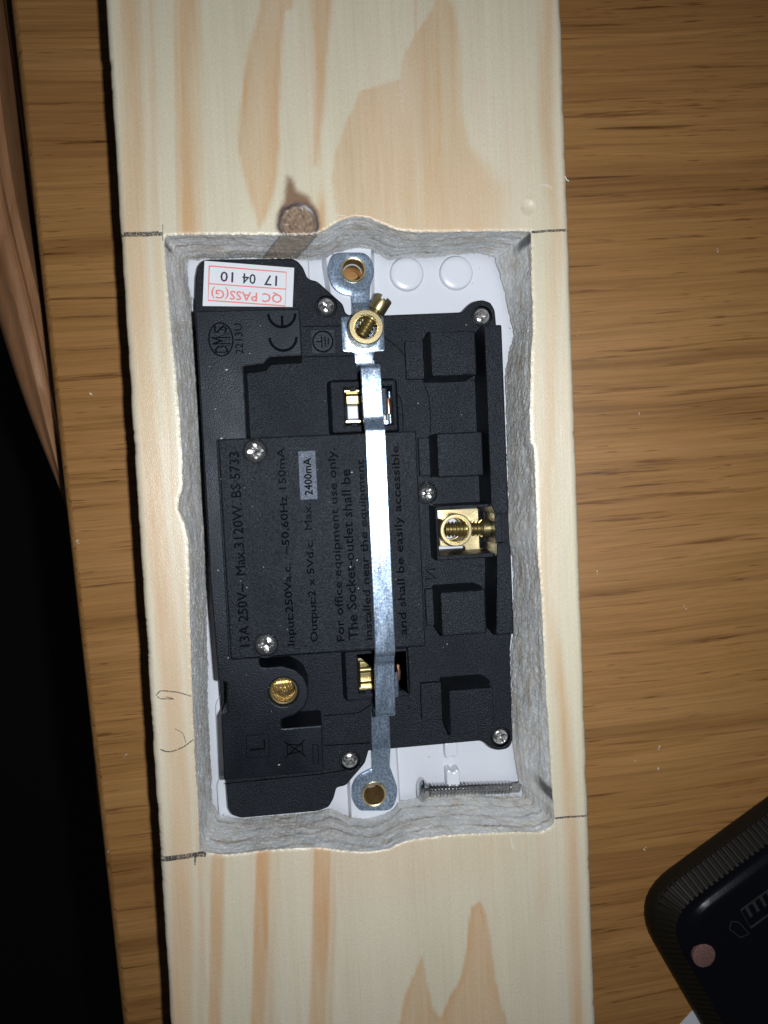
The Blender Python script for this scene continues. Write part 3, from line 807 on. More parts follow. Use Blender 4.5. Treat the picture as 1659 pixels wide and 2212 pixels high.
# sawn faces of the opening
LY = 52
wv = []; wc = []; wf = []
knock = np.zeros(N)
tsw = np.linspace(0, 1, LY)
for j, t in enumerate(tsw):
    z = -0.10 + (-22.0 + 0.10) * t
    q = ltop * (1 - t) + lbot * t
    rough = 0.18 * fbm(arc * 1.2, np.full(N, z * 0.5), 4) + 0.20 * fbm(arc * 3.2, np.full(N, z * 1.5 + 40), 4)
    rough += np.where((side == 0) | (side == 2), 0.16 * fbm(arc * 0.5, np.full(N, z * 2.6 + 11), 3), 0.14 * fbm(arc * 1.1 + z * 0.9, np.full(N, z * 0.25), 3))
    # tool chatter on the long faces, deeper fibre tears
    rough += np.where((side == 1) | (side == 3), 0.16 * fbm(arc * 0.25, np.full(N, z * 0.8 + 7), 3), 0.10 * fbm(arc * 0.3, np.full(N, z * 1.6), 3))
    rough *= sstep(0, 0.08, np.full(N, t)) if t < 0.08 else 1
    q = q + nt_ * rough[:, None] * 0.75
    if j == 0:
        q = ltop; zz = bz[inner]
    else:
        zz = np.full(N, z)
        if j == LY - 1: zz = zz + 0.35 * fbm(arc * 2, arc * 0 + 2, 3)
    wv += np.concatenate([q, zz[:, None]], 1).tolist()
    x, y = q[:, 0], q[:, 1]
    base = np.array([0.87, 0.865, 0.84])[None] * (1 + 0.22 * fbm(arc * 0.35, np.full(N, z * 0.25), 4))[:, None]
    end = (side == 0) | (side == 2)
    ph = z * 0.17 + 0.25 * np.sin(x * 0.07 + 1) + 0.45 * fbm(x * 0.12, np.full(N, z * 0.05), 3) + np.where(side == 0, 0.3, 0)
    fr = ph - np.floor(ph)
    ln = np.exp(-((fr - 0.5) / 0.075) ** 2) * (0.15 + 1.0 * vnoise(x * 0.5, np.full(N, z * 0.3))) * (0.4 + 0.9 * vnoise(x * 2.3, np.full(N, z)))
    ln = np.where(end, np.clip(ln, 0, 1), 0)
    base = base * (1 - 0.70 * ln[:, None] * np.array([0.86, 1.0, 1.1])[None])
    ls = sstep(0.10, 0.45, fbm(arc * 0.09, np.full(N, z * 0.9 + 3), 4)) * np.where(end, 0, 0.45)
    base = base * (1 - ls[:, None] * np.array([0.75, 0.95, 1.2])[None] * 0.7)
    # the knot runs down through the upper face of the opening
    kc_ = -10.4 - 4.4 * t
    kn = (1 - sstep(3.2, 3.7, np.abs(x - kc_))) * (side == 0)
    kcol = np.array([0.46, 0.375, 0.28])[None] * (1 + 0.5 * fbm(x * 1.2, np.full(N, z * 1.2), 3))[:, None]
    base = base * (1 - kn[:, None]) + kcol * kn[:, None]
    kr = np.exp(-((np.abs(x - kc_) - 3.6) / 0.22) ** 2) * (side == 0)
    base = base * (1 - 0.75 * kr[:, None])
    # dark patches near the corners, fading downwards
    for (sx, sy, rr_) in ((36.8, 54.6, 1.6), (-36.6, 54.6, 0.9), (36.9, -62, 2.0)):
        s_ = (1 - sstep(rr_ * 0.4, rr_, np.hypot(x - sx, y - sy))) * (1 - sstep(0.2, 0.6, np.full(N, t)))
        base = base * (1 - 0.85 * s_[:, None])
    wc.append(base)
for j in range(LY - 1):
    for i in range(N):
        i2 = (i + 1) % N
        wf.append((j * N + i, j * N + i2, (j + 1) * N + i2, (j + 1) * N + i))
finish('cut_face', wv, wf, CUT, pine, smooth='all', col=np.clip(np.concatenate(wc), 0.01, 1))

# torn fibres along the cut
sp = MB()
for k in range(1700):
    i = int(rng.integers(0, N)); top = rng.random() < 0.45
    p = (ltop if top else lbot)[i]; n_ = nt_[i]; tg = np.array([-n_[1], n_[0]])
    z = (-0.1 if top else -22.0 + rng.random() * 1.5)
    if not top and rng.random() < 0.5: z = -22 + rng.random() * 18; p = ltop[i] * 0.4 + lbot[i] * 0.6
    L = (0.2 + 0.75 * rng.random() ** 2) * (0.8 if top else 1.1); w = rng.uniform(0.03, 0.10)
    a = rng.normal(0, 0.7)
    d = n_ * math.cos(a) + tg * math.sin(a)
    up = rng.uniform(-0.2, 0.35)
    s_ = np.array([-d[1], d[0]]) * w
    q0 = p - n_ * 0.15
    sp.add([(q0[0] + s_[0], q0[1] + s_[1], z), (q0[0] - s_[0], q0[1] - s_[1], z), (q0[0], q0[1], z + w),
            (q0[0] + d[0] * L, q0[1] + d[1] * L, z + up)], [(0, 1, 3), (1, 2, 3), (2, 0, 3)])
for pts, w in (([(38.9, 64.9), (39.6, 65.0), (40.5, 64.8), (41.5, 64.2)], 0.16), ([(44.2, 66.6), (44.5, 65.9), (45.0, 65.6)], 0.2), ([(36.9, -28.0), (36.6, -29.2), (36.9, -30.0)], 0.18), ([(-3.4, 59.6), (-2.2, 59.2), (-1.0, 59.3)], 0.18), ([(27.5, -70.2), (27.6, -71.6), (28.0, -72.6)], 0.3)):
    sp.add(*stroke(lin(pts, 9).tolist(), w, 0.0, 0.16))
so = sp.build('torn_fibre', SPLINT, pine, smooth=False)
so['kind'] = 'stuff'

# pencil marks on the board
gm, gnt, gb = new_mat('graphite')
gb.inputs['Base Color'].default_value = (0.045, 0.042, 0.05, 1)
gb.inputs['Roughness'].default_value = 0.5
gnt.links.new(ramp(gnt, noise(gnt, coords(gnt, (4, 4, 4)), 1.0, 3, 0.7), [(0.34, grey(0.0)), (0.56, grey(0.85))]), gb.inputs['Alpha'])
def pencil(segs, w=0.45):
    mb = MB()
    for s in segs:
        pts = s[0]; ww = s[1] if len(s) > 1 else w
        q = lin(pts, max(6, int(len(pts) * 5)))
        q[:, 0] += 0.05 * fbm(q[:, 1] * 2, q[:, 0] * 0.3, 2); q[:, 1] += 0.12 * fbm(q[:, 0] * 0.6, q[:, 1] * 0, 2)
        zz = relief(q[:, 0], q[:, 1])
        v, f = stroke([tuple(p) for p in q], ww, 0, 0.02)
        for i in range(len(q)):
            for c in range(4):
                a = v[i * 4 + c]; v[i * 4 + c] = (a[0], a[1], zz[i] + (0.045 if c in (1, 2) else 0.0) + 0.02)
        mb.add(v, f)
    return mb.build('pencil_mark', gm, pine, smooth=False)
pencil([([(-44.8, 56.1), (-36.8, 56.15)], 0.7), ([(-44.0, 56.45), (-37.5, 56.55)], 0.35), ([(-36.6, 58.0), (-36.8, 54.8)], 0.14)])
pencil([([(36.8, 55.5), (44.9, 55.85)], 0.5)])
pencil([([(-44.9, -67.3), (-36.0, -67.0)], 0.45), ([(-44.5, -67.9), (-37.0, -67.5)], 0.5), ([(-37.7, -67.0), (-37.9, -69.4)], 0.35), ([(-37.2, -67.2), (-35.6, -67.5)], 1.0), ([(-43.6, -67.6), (-41.5, -67.5)], 0.9)])
pencil([([(37.2, -66.85), (44.8, -67.05)], 0.4)])
pencil([([(-43.4, -34.2), (-42.9, -33.5), (-42.3, -33.25), (-39.5, -33.7), (-36.6, -34.9)], 0.22), ([(-43.2, -34.4), (-42.6, -34.9), (-40.1, -35.1)], 0.2), ([(-40.1, -35.1), (-40.4, -34.9), (-41.6, -34.6)], 0.15)])
pencil([([(-43.3, -45.1), (-42.3, -45.6), (-41.2, -45.75), (-38.7, -45.0), (-36.7, -43.7)], 0.24), ([(-40.2, -41.1), (-39.0, -41.9), (-38.6, -42.5), (-38.2, -44.2)], 0.12)])

# ------------------------------------------------------------------ the socket outlet, lying face down
CX, CYC = 1.07, -6.44
sk = Thing('socket_outlet', 'back of a double wall socket with black casing and metal earth strap in the opening', 'socket', (CX, CYC, ZT))
HU = (1.60, 53.76); HL = (0.54, -66.64)
# white faceplate: shell, rim, raised lanes, posts
ZF = -24.0
mb = MB()
mb.slab([rect(CX - 43, CYC - 73, CX + 43, CYC + 73, 4, 6), circ(*HU, 3.0, 28), circ(*HL, 3.0, 28)], -31.9, ZF, 0.3)
face = mb.build('faceplate', WHITE, sk)
MB().slab([rect(CX - 43, CYC - 73, CX + 43, CYC + 73, 4, 6), rect(CX - 41, CYC - 71, CX + 41, CYC + 71, 3, 6)], ZF + 0.02, -22.15, 0.3).build('plate_rim', WHITE, sk, face)
MB().slab([[(-4.8, 62), (6.2, 62), (5.4, 42), (-3.2, 42)], circ(*HU, 3.0, 28)], ZF + 0.02, -21.3, 0.35, 0.9).build('mounting_pad', WHITE, sk, face)
MB().slab([[(-5.0, -56), (6.4, -56), (6.6, -74), (-5.0, -74)], circ(*HL, 3.0, 28)], ZF + 0.02, -21.3, 0.35, 0.5).build('mounting_pad', WHITE, sk, face)
MB().slab([rect(-12, 49, -8.4, 60)], ZF + 0.02, -22.6, 0.2).build('rib', WHITE, sk, face)
MB().slab([rect(-8.3, 48, -5.2, 60)], ZF + 0.02, -23.2, 0.2).build('rib', WHITE, sk, face)
MB().slab([rnd([(-36.6, 50.5), (-34.2, 48.6), (-30, 48.6), (-30, 62), (-36.6, 62)], 0.6)], ZF + 0.02, -22.6, 0.35).build('rib', WHITE, sk, face)
MB().slab([rnd([(-35.6, -62.0), (-34.6, -60.2), (-30, -60), (-30, -76), (-35.6, -76)], 0.9)], ZF + 0.02, -22.4, 0.4).build('rib', WHITE, sk, face)
MB().slab([rnd([(-34.9, -56), (-34.9, -43.5), (-33.6, -41.2), (-30, -41), (-30, -58)], 1.2)], ZF + 0.02, -22.6, 0.35).build('rib', WHITE, sk, face)
for bx, by in ((14.2, 53.5), (25.8, 53.5)):
    MB().lathe([(3.95, -0.05), (3.9, 0.7), (3.65, 1.15), (3.2, 1.35), (2.2, 1.42), (0.0, 1.45)], (bx, by, ZF), n=40).build('button', WHITE, sk, face)
MB().slab([rnd([(17.9, -59.8), (18.6, -60.2), (19.5, -59.7), (20.3, -60.2), (21.0, -59.7), (21.0, -56.5), (17.9, -56.5)], 0.5)], ZF + 0.02, -21.3, 0.3).build('post', WHITE, sk, face)
MB().slab([rnd([(17.9, -66.5), (18.6, -66.9), (19.5, -66.4), (20.3, -66.9), (21.1, -66.4), (21.1, -62.9), (20.2, -62.7), (19.5, -63.5), (18.8, -62.6), (17.9, -62.9)], 0.5)], ZF + 0.02, -20.4, 0.4).build('post', WHITE, sk, face)

# black casing base with its openings
ZB = -17.0
SCR = [P['screw%d' % i][0] for i in range(7)]
epu = P['epocket_up_in']; epl = P['epocket_lo_in']; npi = P['npocket_in']
holes = [rect(*epu), rect(*epl), rect(npi[0], npi[1], npi[2] - 0.6, npi[3])] + [circ(*SCR[i], 2.25, 24) for i in (0, 1, 2, 5, 6)]
base_l = rnd([(p[0], p[1]) for p in P['base']], 0.5, 2)
mb = MB(); mb.slab([base_l] + holes, -23.3, ZB, 0.3)
for i in (0, 1, 2, 5, 6): mb.lathe([(2.25, 0), (0, 0)], (SCR[i][0], SCR[i][1], -18.6), n=24)
base = mb.build('casing_base', BLK, sk)
cover_l = rnd(P['cover'], 0.45, 2)
LH = (-18.55, -37.15)
cover = MB().slab([cover_l, circ(*LH, 3.05, 36)], ZB - 0.1, -6.0, 0.35).build('terminal_cover', BLK_G, sk)
mx0, my0, mx1, my1 = P['module']
MB().slab([rect(mx0 - 0.5, my0 - 0.35, mx1, my1, 0.4)], -10.5, -5.6, 0.15).build('module_seat', BLK, sk)
module = MB().slab([rect(mx0, my0, mx1, my1, 0.35, 3), circ(SCR[3][0], SCR[3][1], 2.35, 28), circ(SCR[4][0], SCR[4][1], 2.35, 28)], -5.55, -4.5, 0.3).build('power_module', BLK, sk)
for i in range(4):
    x0, y0, x1, y1 = P['block%d' % i]
    MB().slab([rect(x0, y0, x1, y1, 0.5, 3)], ZB - 0.1, -6.0, 0.35, 0.15).build('contact_housing', BLK, sk)
    x0, y0, x1, y1 = P['tab%d' % i]
    MB().slab([rect(x0, y0, x1 + 1.0, y1, 0.2, 2)], ZB - 0.1, -15.6, 0.2).build('housing_step', BLK, sk)
    MB().slab([rect(P['block%d' % i][2] - 0.2, y0 + 0.6, P['block%d' % i][2] + 0.9, y1 + 0.3, 0.2, 2)], ZB - 0.1, -11.0, 0.2).build('housing_step', BLK, sk)
x0, y0, x1, y1 = P['bar_up']; MB().slab([rnd([(x0, y0 + 2.2), (x0 + 0.9, y0 + 0.2), (x1 - 0.6, y0), (x1, y0 + 0.5), (x1, y1), (x0, y1)], 0.4)], -22.5, -6.0, 0.35).build('side_wall', BLK, sk)
x0, y0, x1, y1 = P['bar_low']; MB().slab([rnd([(x0, y0), (x1, y0), (x1, y1 - 0.5), (x1 - 1.2, y1 + 0.3), (x0 + 1.0, y1)], 0.4)], -22.5, -6.0, 0.35).build('side_wall', BLK, sk)
x0, y0, x1, y1 = P['bar_mid']; MB().slab([rect(x0, y0 - 0.5, x1, y1 + 0.5)], -22.4, -8.0, 0.2).build('side_wall', BLK, sk)
# neutral terminal pocket
no = P['npocket_out']
MB().slab([rect(*no, 0.3, 2), rect(npi[0], npi[1], npi[2], npi[3])], ZB - 0.1, -9.5, 0.2, 0.2).build('neutral_pocket', BLK, sk)
# earth pin pockets
for eo, ei in ((P['epocket_up_out'], epu), (P['epocket_lo_out'], epl)):
    mb = MB()
    mb.slab([rect(eo[0] - 0.4, eo[1], eo[2], eo[3], 0.6, 3), rect(*ei)], ZB - 0.1, -14.0, 0.3, 0.7)
    lo = (eo is P['epocket_lo_out'])
    ym = ei[3] if True else 0
    mb.box(ei[0] + 1.3, ei[3] - 0.9, -18, ei[0] + 2.6, ei[3] + 0.1, -14.3)
    mb.lathe([(0.75, -0.8), (0.75, 0.25), (0.6, 0.4), (0, 0.4)], (ei[0] + 2.0, ei[1] + 0.1, -14.6), n=16)
    mb.build('earth_pocket', BLK, sk)

# screws holding the casing
def phillips(c, R=1.9, rot=0.3):
    n, rings = 48, 13
    v = []; f = []
    for k in range(rings):
        r = R * k / (rings - 1)
        for i in range(n):
            a = 2 * math.pi * i / n
            x, y = r * math.cos(a), r * math.sin(a)
            z = 0.62 * (1 - (r / R) ** 2) ** 0.6 if r < R else 0
            u, w = x * math.cos(rot) + y * math.sin(rot), -x * math.sin(rot) + y * math.cos(rot)
            arm = min(abs(u), abs(w)); ln = max(abs(u), abs(w))
            if arm < 0.27 * R / 1.9 * 1.2 and ln < 0.70 * R: z -= 0.75 * (1 - 0.6 * ln / (0.7 * R))
            elif arm < 0.55 and ln < 0.42 * R: z -= 0.28
            v.append((c[0] + x, c[1] + y, c[2] + z))
    for k in range(rings - 1):
        for i in range(n):
            j = (i + 1) % n
            f.append((k * n + i, (k + 1) * n + i, (k + 1) * n + j, k * n + j))
    b0 = len(v)
    for i in range(n):
        a = 2 * math.pi * i / n
        v.append((c[0] + R * 0.9 * math.cos(a), c[1] + R * 0.9 * math.sin(a), c[2] - 1.2))
    for i in range(n):
        j = (i + 1) % n
        f.append(((rings - 1) * n + i, b0 + i, b0 + j, (rings - 1) * n + j))
    return v, f
for i, (x, y) in enumerate(SCR):
    big = i in (3, 4)
    z = -5.0 if big else -17.55
    v, f = phillips((x, y, z), 2.2 if big else 1.9, [0.5, 0.2, 0.75, 0.03, 0.06, 0.9, 0.5][i])
    finish('screw', v, f, CHROME, sk, smooth=True)

# brass tube in the live terminal hole
MB().lathe([(2.95, -9), (2.95, 0), (2.75, 0.15), (2.5, 0.0), (2.45, -8.5), (0, -8.8)], (LH[0], LH[1], -7.3), n=40).build('terminal_tube', BRASS, sk)
mb = MB()
tp = []
for k in range(14): tp += [(2.52, -7.6 + k * 0.52), (2.36, -7.34 + k * 0.52)]
tube = [c for c in sk.o.children if c.name.startswith('terminal_tube')][0]
MB().lathe(tp, (LH[0], LH[1], -8.0), n=40).build('tube_thread', BRASS, sk, tube)
TH = []
for k in range(7): TH += [(2.05, -2.3 + k * 0.66), (1.75, -2.3 + k * 0.66 + 0.33)]
MB().lathe([(0, -2.35)] + TH + [(0, 2.3)], (LH[0] + 0.05, LH[1] + 0.75, -11.6), (1, 0.05, 0), 28).build('clamp_screw', BRASS, sk, tube)

# earth strap: tabs, terminal plate, bridge
def flat_bend(loops, zf, th=1.2, cuts=()):
    """flat plate bent to height zf(y)"""
    v, f = slab_data(loops, -th, 0, 0.15)
    bm = bmesh.new()
    vs = [bm.verts.new(p) for p in v]
    for q in f: bm.faces.new([vs[i] for i in q])
    for c in cuts:
        bmesh.ops.bisect_plane(bm, geom=bm.verts[:] + bm.edges[:] + bm.faces[:], plane_co=(0, c, 0), plane_no=(0, 1, 0))
    bm.verts.index_update()
    v = [(p.co.x, p.co.y, p.co.z + zf(p.co.y)) for p in bm.verts]
    f = [tuple(x.index for x in q.verts) for q in bm.faces]
    bm.free()
    return v, f
strap = sk and MB()
up = [q for q in P['tab_up'] if q[1] > 46.0]
outline_up = rnd([q for q in up[:9]] + [(4.85, 42.9)] + [(0.75, 42.9)] + [q for q in up[9:] if q[0] < 3], 0.6, 3)
zu = lambda y: float(np.interp(y, [42.5, 43.2, 46.5, 60], [-16.5, -16.6, -19.9, -20.0]))
strap.add(*flat_bend([outline_up, circ(*HU, 2.7, 28)], zu, 1.1, (43.2, 44.2, 45.5, 46.5)))
tpl = rnd(P['term_plate'], 0.4, 3)
strap.add(*flat_bend([tpl], lambda y: -16.45 + 0.0 * y, 0.55))
xc = lambda y: float(np.interp(y, [-62, -48, -43, -27, 17, 31], [2.4, 2.54, 2.7, 3.1, 3.18, 3.02]))
hw = 2.12
path = arcpath([(33.0, -16.46), (31.0, -16.46), (30.6, -5.0), (19.3, -5.1), (18.2, -4.6), (17.4, -3.1), (-30.2, -3.1), (-32.0, -4.9), (-43.9, -5.0), (-44.4, -16.0), (-45.2, -16.7), (-55.2, -16.8), (-60.0, -19.9), (-62.0, -20.0)], 0.9, 5)
dense = []
for a, b in zip(path[:-1], path[1:]):
    m = max(1, int(math.hypot(b[0] - a[0], b[1] - a[1]) / 2.0))
    for k in range(m): dense.append((a[0] + (b[0] - a[0]) * k / m, a[1] + (b[1] - a[1]) * k / m))
dense.append(path[-1])
strap.add(*ribbon(dense[::-1], lambda y: xc(y) - hw, lambda y: xc(y) + hw, 0.95))
low = rnd([(0.3, -60.6), (4.6, -60.6)] + P['tab_lo'][2:], 0.7, 3)
strap.add(*flat_bend([low, circ(*HL, 2.7, 28)], lambda y: -20.02, 1.1))
# side lugs folded down over the earth contacts
for yc, yh in ((22.9, 2.6), (-37.2, 2.7)):
    pr = [(0.0, 0.0), (0.6, -0.12), (1.0, -0.5), (1.25, -1.1), (1.35, -2.2), (1.35, -7.5)]
    v = []; f = []
    for dx, dz in pr:
        for s_ in (-1, 1): v.append((xc(yc) + hw - 0.25 + dx, yc + s_ * yh, -5.25 + dz))
    for k in range(len(pr) - 1): f.append((2 * k, 2 * k + 1, 2 * k + 3, 2 * k + 2))
    strap.add(v, f)
strap_o = strap.build('earth_strap', ZINC, sk)
for h in (HU, HL):
    MB().lathe([(2.3, -9.5), (2.28, -0.2), (2.42, 0.28), (2.65, 0.36), (2.85, 0.2), (2.9, -0.6), (2.9, -9.5)], (h[0], h[1], -19.9), n=44).build('bushing', BRASS, sk, strap_o)
# contacts seen inside the earth pockets
for nm in ('brass_up', 'brass_lo'):
    q = P[nm]
    ya, yb = (q[0][1] + q[1][1]) / 2, (q[2][1] + q[3][1]) / 2
    mb = MB()
    mb.box(-2.15, ya - 0.32, -22, 5.2, ya + 0.32, -15.0, 0.15)
    mb.box(-2.15, yb - 0.32, -22, 5.2, yb + 0.32, -15.0, 0.15)
    mb.build('earth_contact', BRASS, sk)
    if nm == 'brass_up':
        MB().slab([rect(-2.1, ya - 2.6, 5, ya - 0.4)], -22, -19.5, 0.3).build('contact_spring', BRASS_D, sk)
        MB().slab([rect(-1.2, ya - 5.7, 1.3, ya - 2.7, 0.2)], -23.9, -21.2, 0.2).build('shutter', WHITE, sk)
    else:
        mb = MB()
        mb.slab([rect(-2.1, yb + 0.4, 5, yb + 2.9)], -22, -18.6, 0.3)
        mb.lathe([(0, -3.5), (0.75, -3.5), (0.75, 3.5), (0, 3.5)], (1.4, yb + 3.4, -18.6), (1, 0, 0), 20)
        mb.slab([rect(-2.1, yb + 3.6, 5, yb + 4.9)], -22, -20.2, 0.3)
        mb.build('contact_spring', BRASS_D, sk)
        MB().slab([rect(-1.6, yb + 5.0, 0.9, yb + 6.3, 0.2)], -23.9, -21.0, 0.2).build('shutter', WHITE, sk)
for yc, x in ((22.3, 7.1), (-36.0, 6.5)):
    MB().lathe([(0, -1.9), (0.35, -1.7), (0.55, 0), (0.35, 1.7), (0, 1.9)], (x, yc, -11.0), (0, 1, 0), 16).build('copper_rivet', COPPER, sk)
    mb = MB()
    mb.box(x + 0.6, yc - 3.6, -20, x + 0.95, yc + 3.6, -15.2, 0.1)
    mb.box(x - 0.9, yc - 3.9, -20, x + 0.3, yc - 2.7, -14.8, 0.1)
    mb.box(x - 0.9, yc + 2.6, -20, x + 0.1, yc + 3.9, -14.8, 0.1)
    mb.build('contact_clip', ZINC, sk)

# screw terminals
def thread(r0, r1, h0, h1, pitch):
    pr = []; h = h0
    while h < h1:
        pr += [(r1, h), (r0, h + pitch * 0.35), (r0, h + pitch * 0.45), (r1, h + pitch * 0.85)]
        h += pitch
    return pr
def terminal(c, zb, zt, ro, ri, ang, h_thread, h_head, rh, zc):
    post = MB().lathe([(ro, zb), (ro, zt - 0.2), (ro - 0.2, zt), (ri + 0.25, zt), (ri, zt - 0.25), (ri, zb)], (c[0], c[1], 0), n=48).build('terminal_post', BRASS, sk)
    d = (math.cos(ang), math.sin(ang), 0.0)
    mb = MB().lathe([(0, -ri + 0.4)] + thread(1.75, 1.25, -ri + 0.45, h_thread, 0.8), (c[0], c[1], zc), d, 24)
    sd = Vector((-d[1], d[0], 0))
    # slotted head: two half discs with a gap
    H = h_head - h_thread
    mb.lathe([(0, h_thread), (rh * 0.93, h_thread), (rh, h_thread + 0.2), (rh, h_head - 0.9), (0, h_head - 0.9)], (c[0], c[1], zc), d, 12)
    for s_ in (-1, 1):
        pts = [(math.cos(a) * rh, math.sin(a) * rh) for a in np.linspace(-1.25, 1.25, 9)]
        v = []; f = []
        for h in (h_head - 0.95, h_head - 0.12, h_head):
            k = 0.93 if h == h_head else 1.0
            for px, py in pts:
                q = Vector((c[0], c[1], zc)) + Vector(d) * h + sd * (px * s_ * k) + Vector((0, 0, 1)) * (py * k)
                v.append(tuple(q))
        n = len(pts)
        for L in range(2):
            for i in range(n):
                j = (i + 1) % n
                f.append((L * n + i, L * n + j, (L + 1) * n + j, (L + 1) * n + i))
        f.append(tuple(range(2 * n, 3 * n)))
        mb.add(v, f)
    mb.build('terminal_screw', BRASS_D, sk, post)
terminal((3.0, 39.25), -16.4, -10.5, 3.72, 2.42, math.radians(56), 4.5, 8.0, 2.0, -13.2)
terminal((20.8, -5.4), -18.0, -11.0, 3.62, 2.66, math.radians(-1.5), 6.3, 8.9, 2.1, -14.0)
mb = MB().slab([rnd([(17.9, -1.1), (27.5, -1.2), (27.5, -10.4), (28.9, -10.6), (28.9, -11.6), (24.2, -11.0), (24.0, -9.7), (18.3, -9.5)], 0.25, 2), circ(20.8, -5.4, 2.5, 28)], -18.6, -18.0, 0.12)
mb.lathe([(0, 0), (0.55, 0), (0.55, 4.4), (0, 4.4)], (24.3, -11.2, -17.9), (1, 0, 0), 16)
mb.build('neutral_plate', BRASS, sk)

# moulded lettering, marks and the inspection sticker
TX = [q[0] for q in P['textx']]
lines = [('13A 250V~  Max.3120W. BS 5733', -26.5, 13.6, TX[0], 2.0), ('Input:250Va.c.  ~50,60Hz 150mA', -27.0, 14.0, TX[1], 2.0),
         ('Output:2 x 5Vd.c.  Max.', -26.6, 2.3, TX[2], 2.0), ('For office equipment use only.', -26.8, 13.5, TX[3], 2.1),
         ('The Socket-outlet shall be', -26.6, 9.0, TX[4], 2.0), ('installed near the equipment', -26.9, 10.9, TX[5], 2.0),
         ('and shall be easily accessible.', -26.4, 14.1, TX[6], 2.1)]
for txt, y0, y1, x, h in lines:
    v, f = text_mesh(txt, y1 - y0, h, (x + h / 2, y0), (0, 1), (-1, 0), -4.5, 0.13, 0.045)
    finish('lettering', v, f, BLK_S, sk, module)
MB().slab([rect(-12.9, 3.15, -9.3, 13.2, 0.1, 2)], -4.55, -4.40, 0.05).build('rating_panel', mat_black('black_plastic_shiny', 0.05, 0.30, 0.5, 3.0), sk, module)  # panel's shine painted in as a paler base colour
v, f = text_mesh('2400mA', 7.6, 1.6, (-10.3, 4.1), (0, 1), (-1, 0), -4.40, 0.08, 0.05)
finish('lettering', v, f, BLK_S, sk, module)
# CE mark on the cover (reads upwards)
mb = MB()
for yc in (35.4, 40.2):
    cx_, r = -14.7, 2.75
    pts = [(cx_ + r * math.sin(a), yc + 1.4 - r * math.cos(a)) for a in np.linspace(-1.55, 1.55, 17)]
    mb.add(*stroke(pts, 0.55, -6.02, -5.88))
mb.add(*stroke([(-14.7, 39.0), (-14.7, 41.2)], 0.5, -6.02, -5.87))
mb.build('approval_mark', BLK_S, sk, cover)
mb = MB()
mb.add(*stroke([(-27.3 + 2.4 * math.cos(a), 36.7 + 3.35 * math.sin(a)) for a in np.linspace(0, 2 * math.pi, 33)], 0.28, -6.02, -5.9))
for tx, yy, hh in (('D', 34.0, 2.6), ('M', 35.7, 3.9), ('S', 38.0, 2.6)):
    v, f = text_mesh(tx, 1.5, hh, (-27.3 + hh / 2, yy), (0, 1), (-1, 0), -6.0, 0.1); mb.add(v, f)
for k in range(4): mb.add(*stroke([(-27.3 - 1.9 + 0.1 * k, 34.6 + k * 1.15), (-27.3 + 1.9, 35.6 + k * 1.15)], 0.12, -6.02, -5.92))
v, f = text_mesh('2213U', 6.2, 1.6, (-22.9, 33.6), (0, 1), (-1, 0), -6.0, 0.1); mb.add(v, f)
mb.build('maker_stamp', BLK_S, sk, cover)
# letter L in its panel, crossed-out bin
mb = MB()
mb.add(*stroke([(-26.2, -48.8), (-23.1, -48.8), (-23.1, -46.8)], 0.35, -6.02, -5.85))
mb.add(*stroke([(-26.8, -45.7), (-22.1, -45.8), (-22.2, -50.6), (-26.9, -50.5), (-26.8, -45.7)], 0.12, -6.02, -5.93))
mb.build('letter_panel', BLK_S, sk, cover)
mb = MB()
for a, b in (((-19.0, -47.6), (-14.6, -51.2)), ((-19.0, -51.2), (-14.6, -47.6)), ((-18.4, -50.4), (-15.4, -50.0)), ((-18.4, -48.3), (-15.4, -48.7)), ((-18.4, -48.3), (-18.4, -50.4)), ((-15.2, -48.2), (-15.2, -50.6))):
    mb.add(*stroke([a, b], 0.2, -6.02, -5.9))
mb.add(*stroke([(-13.0, -48.8), (-11.9, -48.9), (-12.0, -53.0), (-13.1, -53.0), (-13.0, -48.8)], 0.16, -6.02, -5.9))
mb.build('bin_symbol', BLK_S, sk, cover)
# earth symbol panel and letter N on the base
mb = MB().slab([rect(-8.7, 34.9, -3.5, 40.15)], -17.05, -16.85, 0.04)
pan = mb.build('earth_symbol_panel', BLK_G, sk, base)
mb = MB()
mb.add(*stroke([(-6.15 + 2.2 * math.cos(a), 37.5 + 2.25 * math.sin(a)) for a in np.linspace(0, 2 * math.pi, 29)], 0.32, -16.9, -16.7))
mb.add(*stroke([(-7.6, 37.5), (-6.5, 37.5)], 0.28, -16.9, -16.72))
for dx, hl in ((-6.4, 1.35), (-5.65, 1.05), (-4.95, 0.7)): mb.add(*stroke([(dx, 37.5 - hl), (dx, 37.5 + hl)], 0.26, -16.9, -16.72))
mb.build('earth_symbol', BLK_S, sk, base)
mb = MB().add(*stroke([(14.4, -16.6), (16.8, -16.65), (14.5, -14.5), (16.85, -14.5)], 0.42, -17.02, -16.86))
mb.build('letter_n', BLK_S, sk, base)
for pts in ([(-10.4, 40.95), (-2.0, 40.85)], [(-10.6, 34.3), (0.6, 34.2)], [(-10.3, -46.3), (-2.2, -46.2), (0.4, -44.7)], [(-10.3, -53.1), (0.1, -53.4)],
            [(7.3, 38.4), (10.2, 36.0), (12.0, 33.9)], [(15.6, 28.2), (16.5, 26.5), (17.0, 24.4), (17.2, 20.0), (17.0, 16.4)], [(9.6, 26.0), (10.6, 24.2), (10.9, 22.6), (10.9, 20.0), (10.8, 17.4)],
            [(-33, -59.9), (-12, -59.6), (-6, -59.2)], [(26.6, 27.9), (28.6, 28.0)]):
    MB().add(*stroke(lin(pts, len(pts) * 3).tolist(), 0.2, -17.02, -16.93)).build('seam', BLK_S, sk, base, smooth=False)

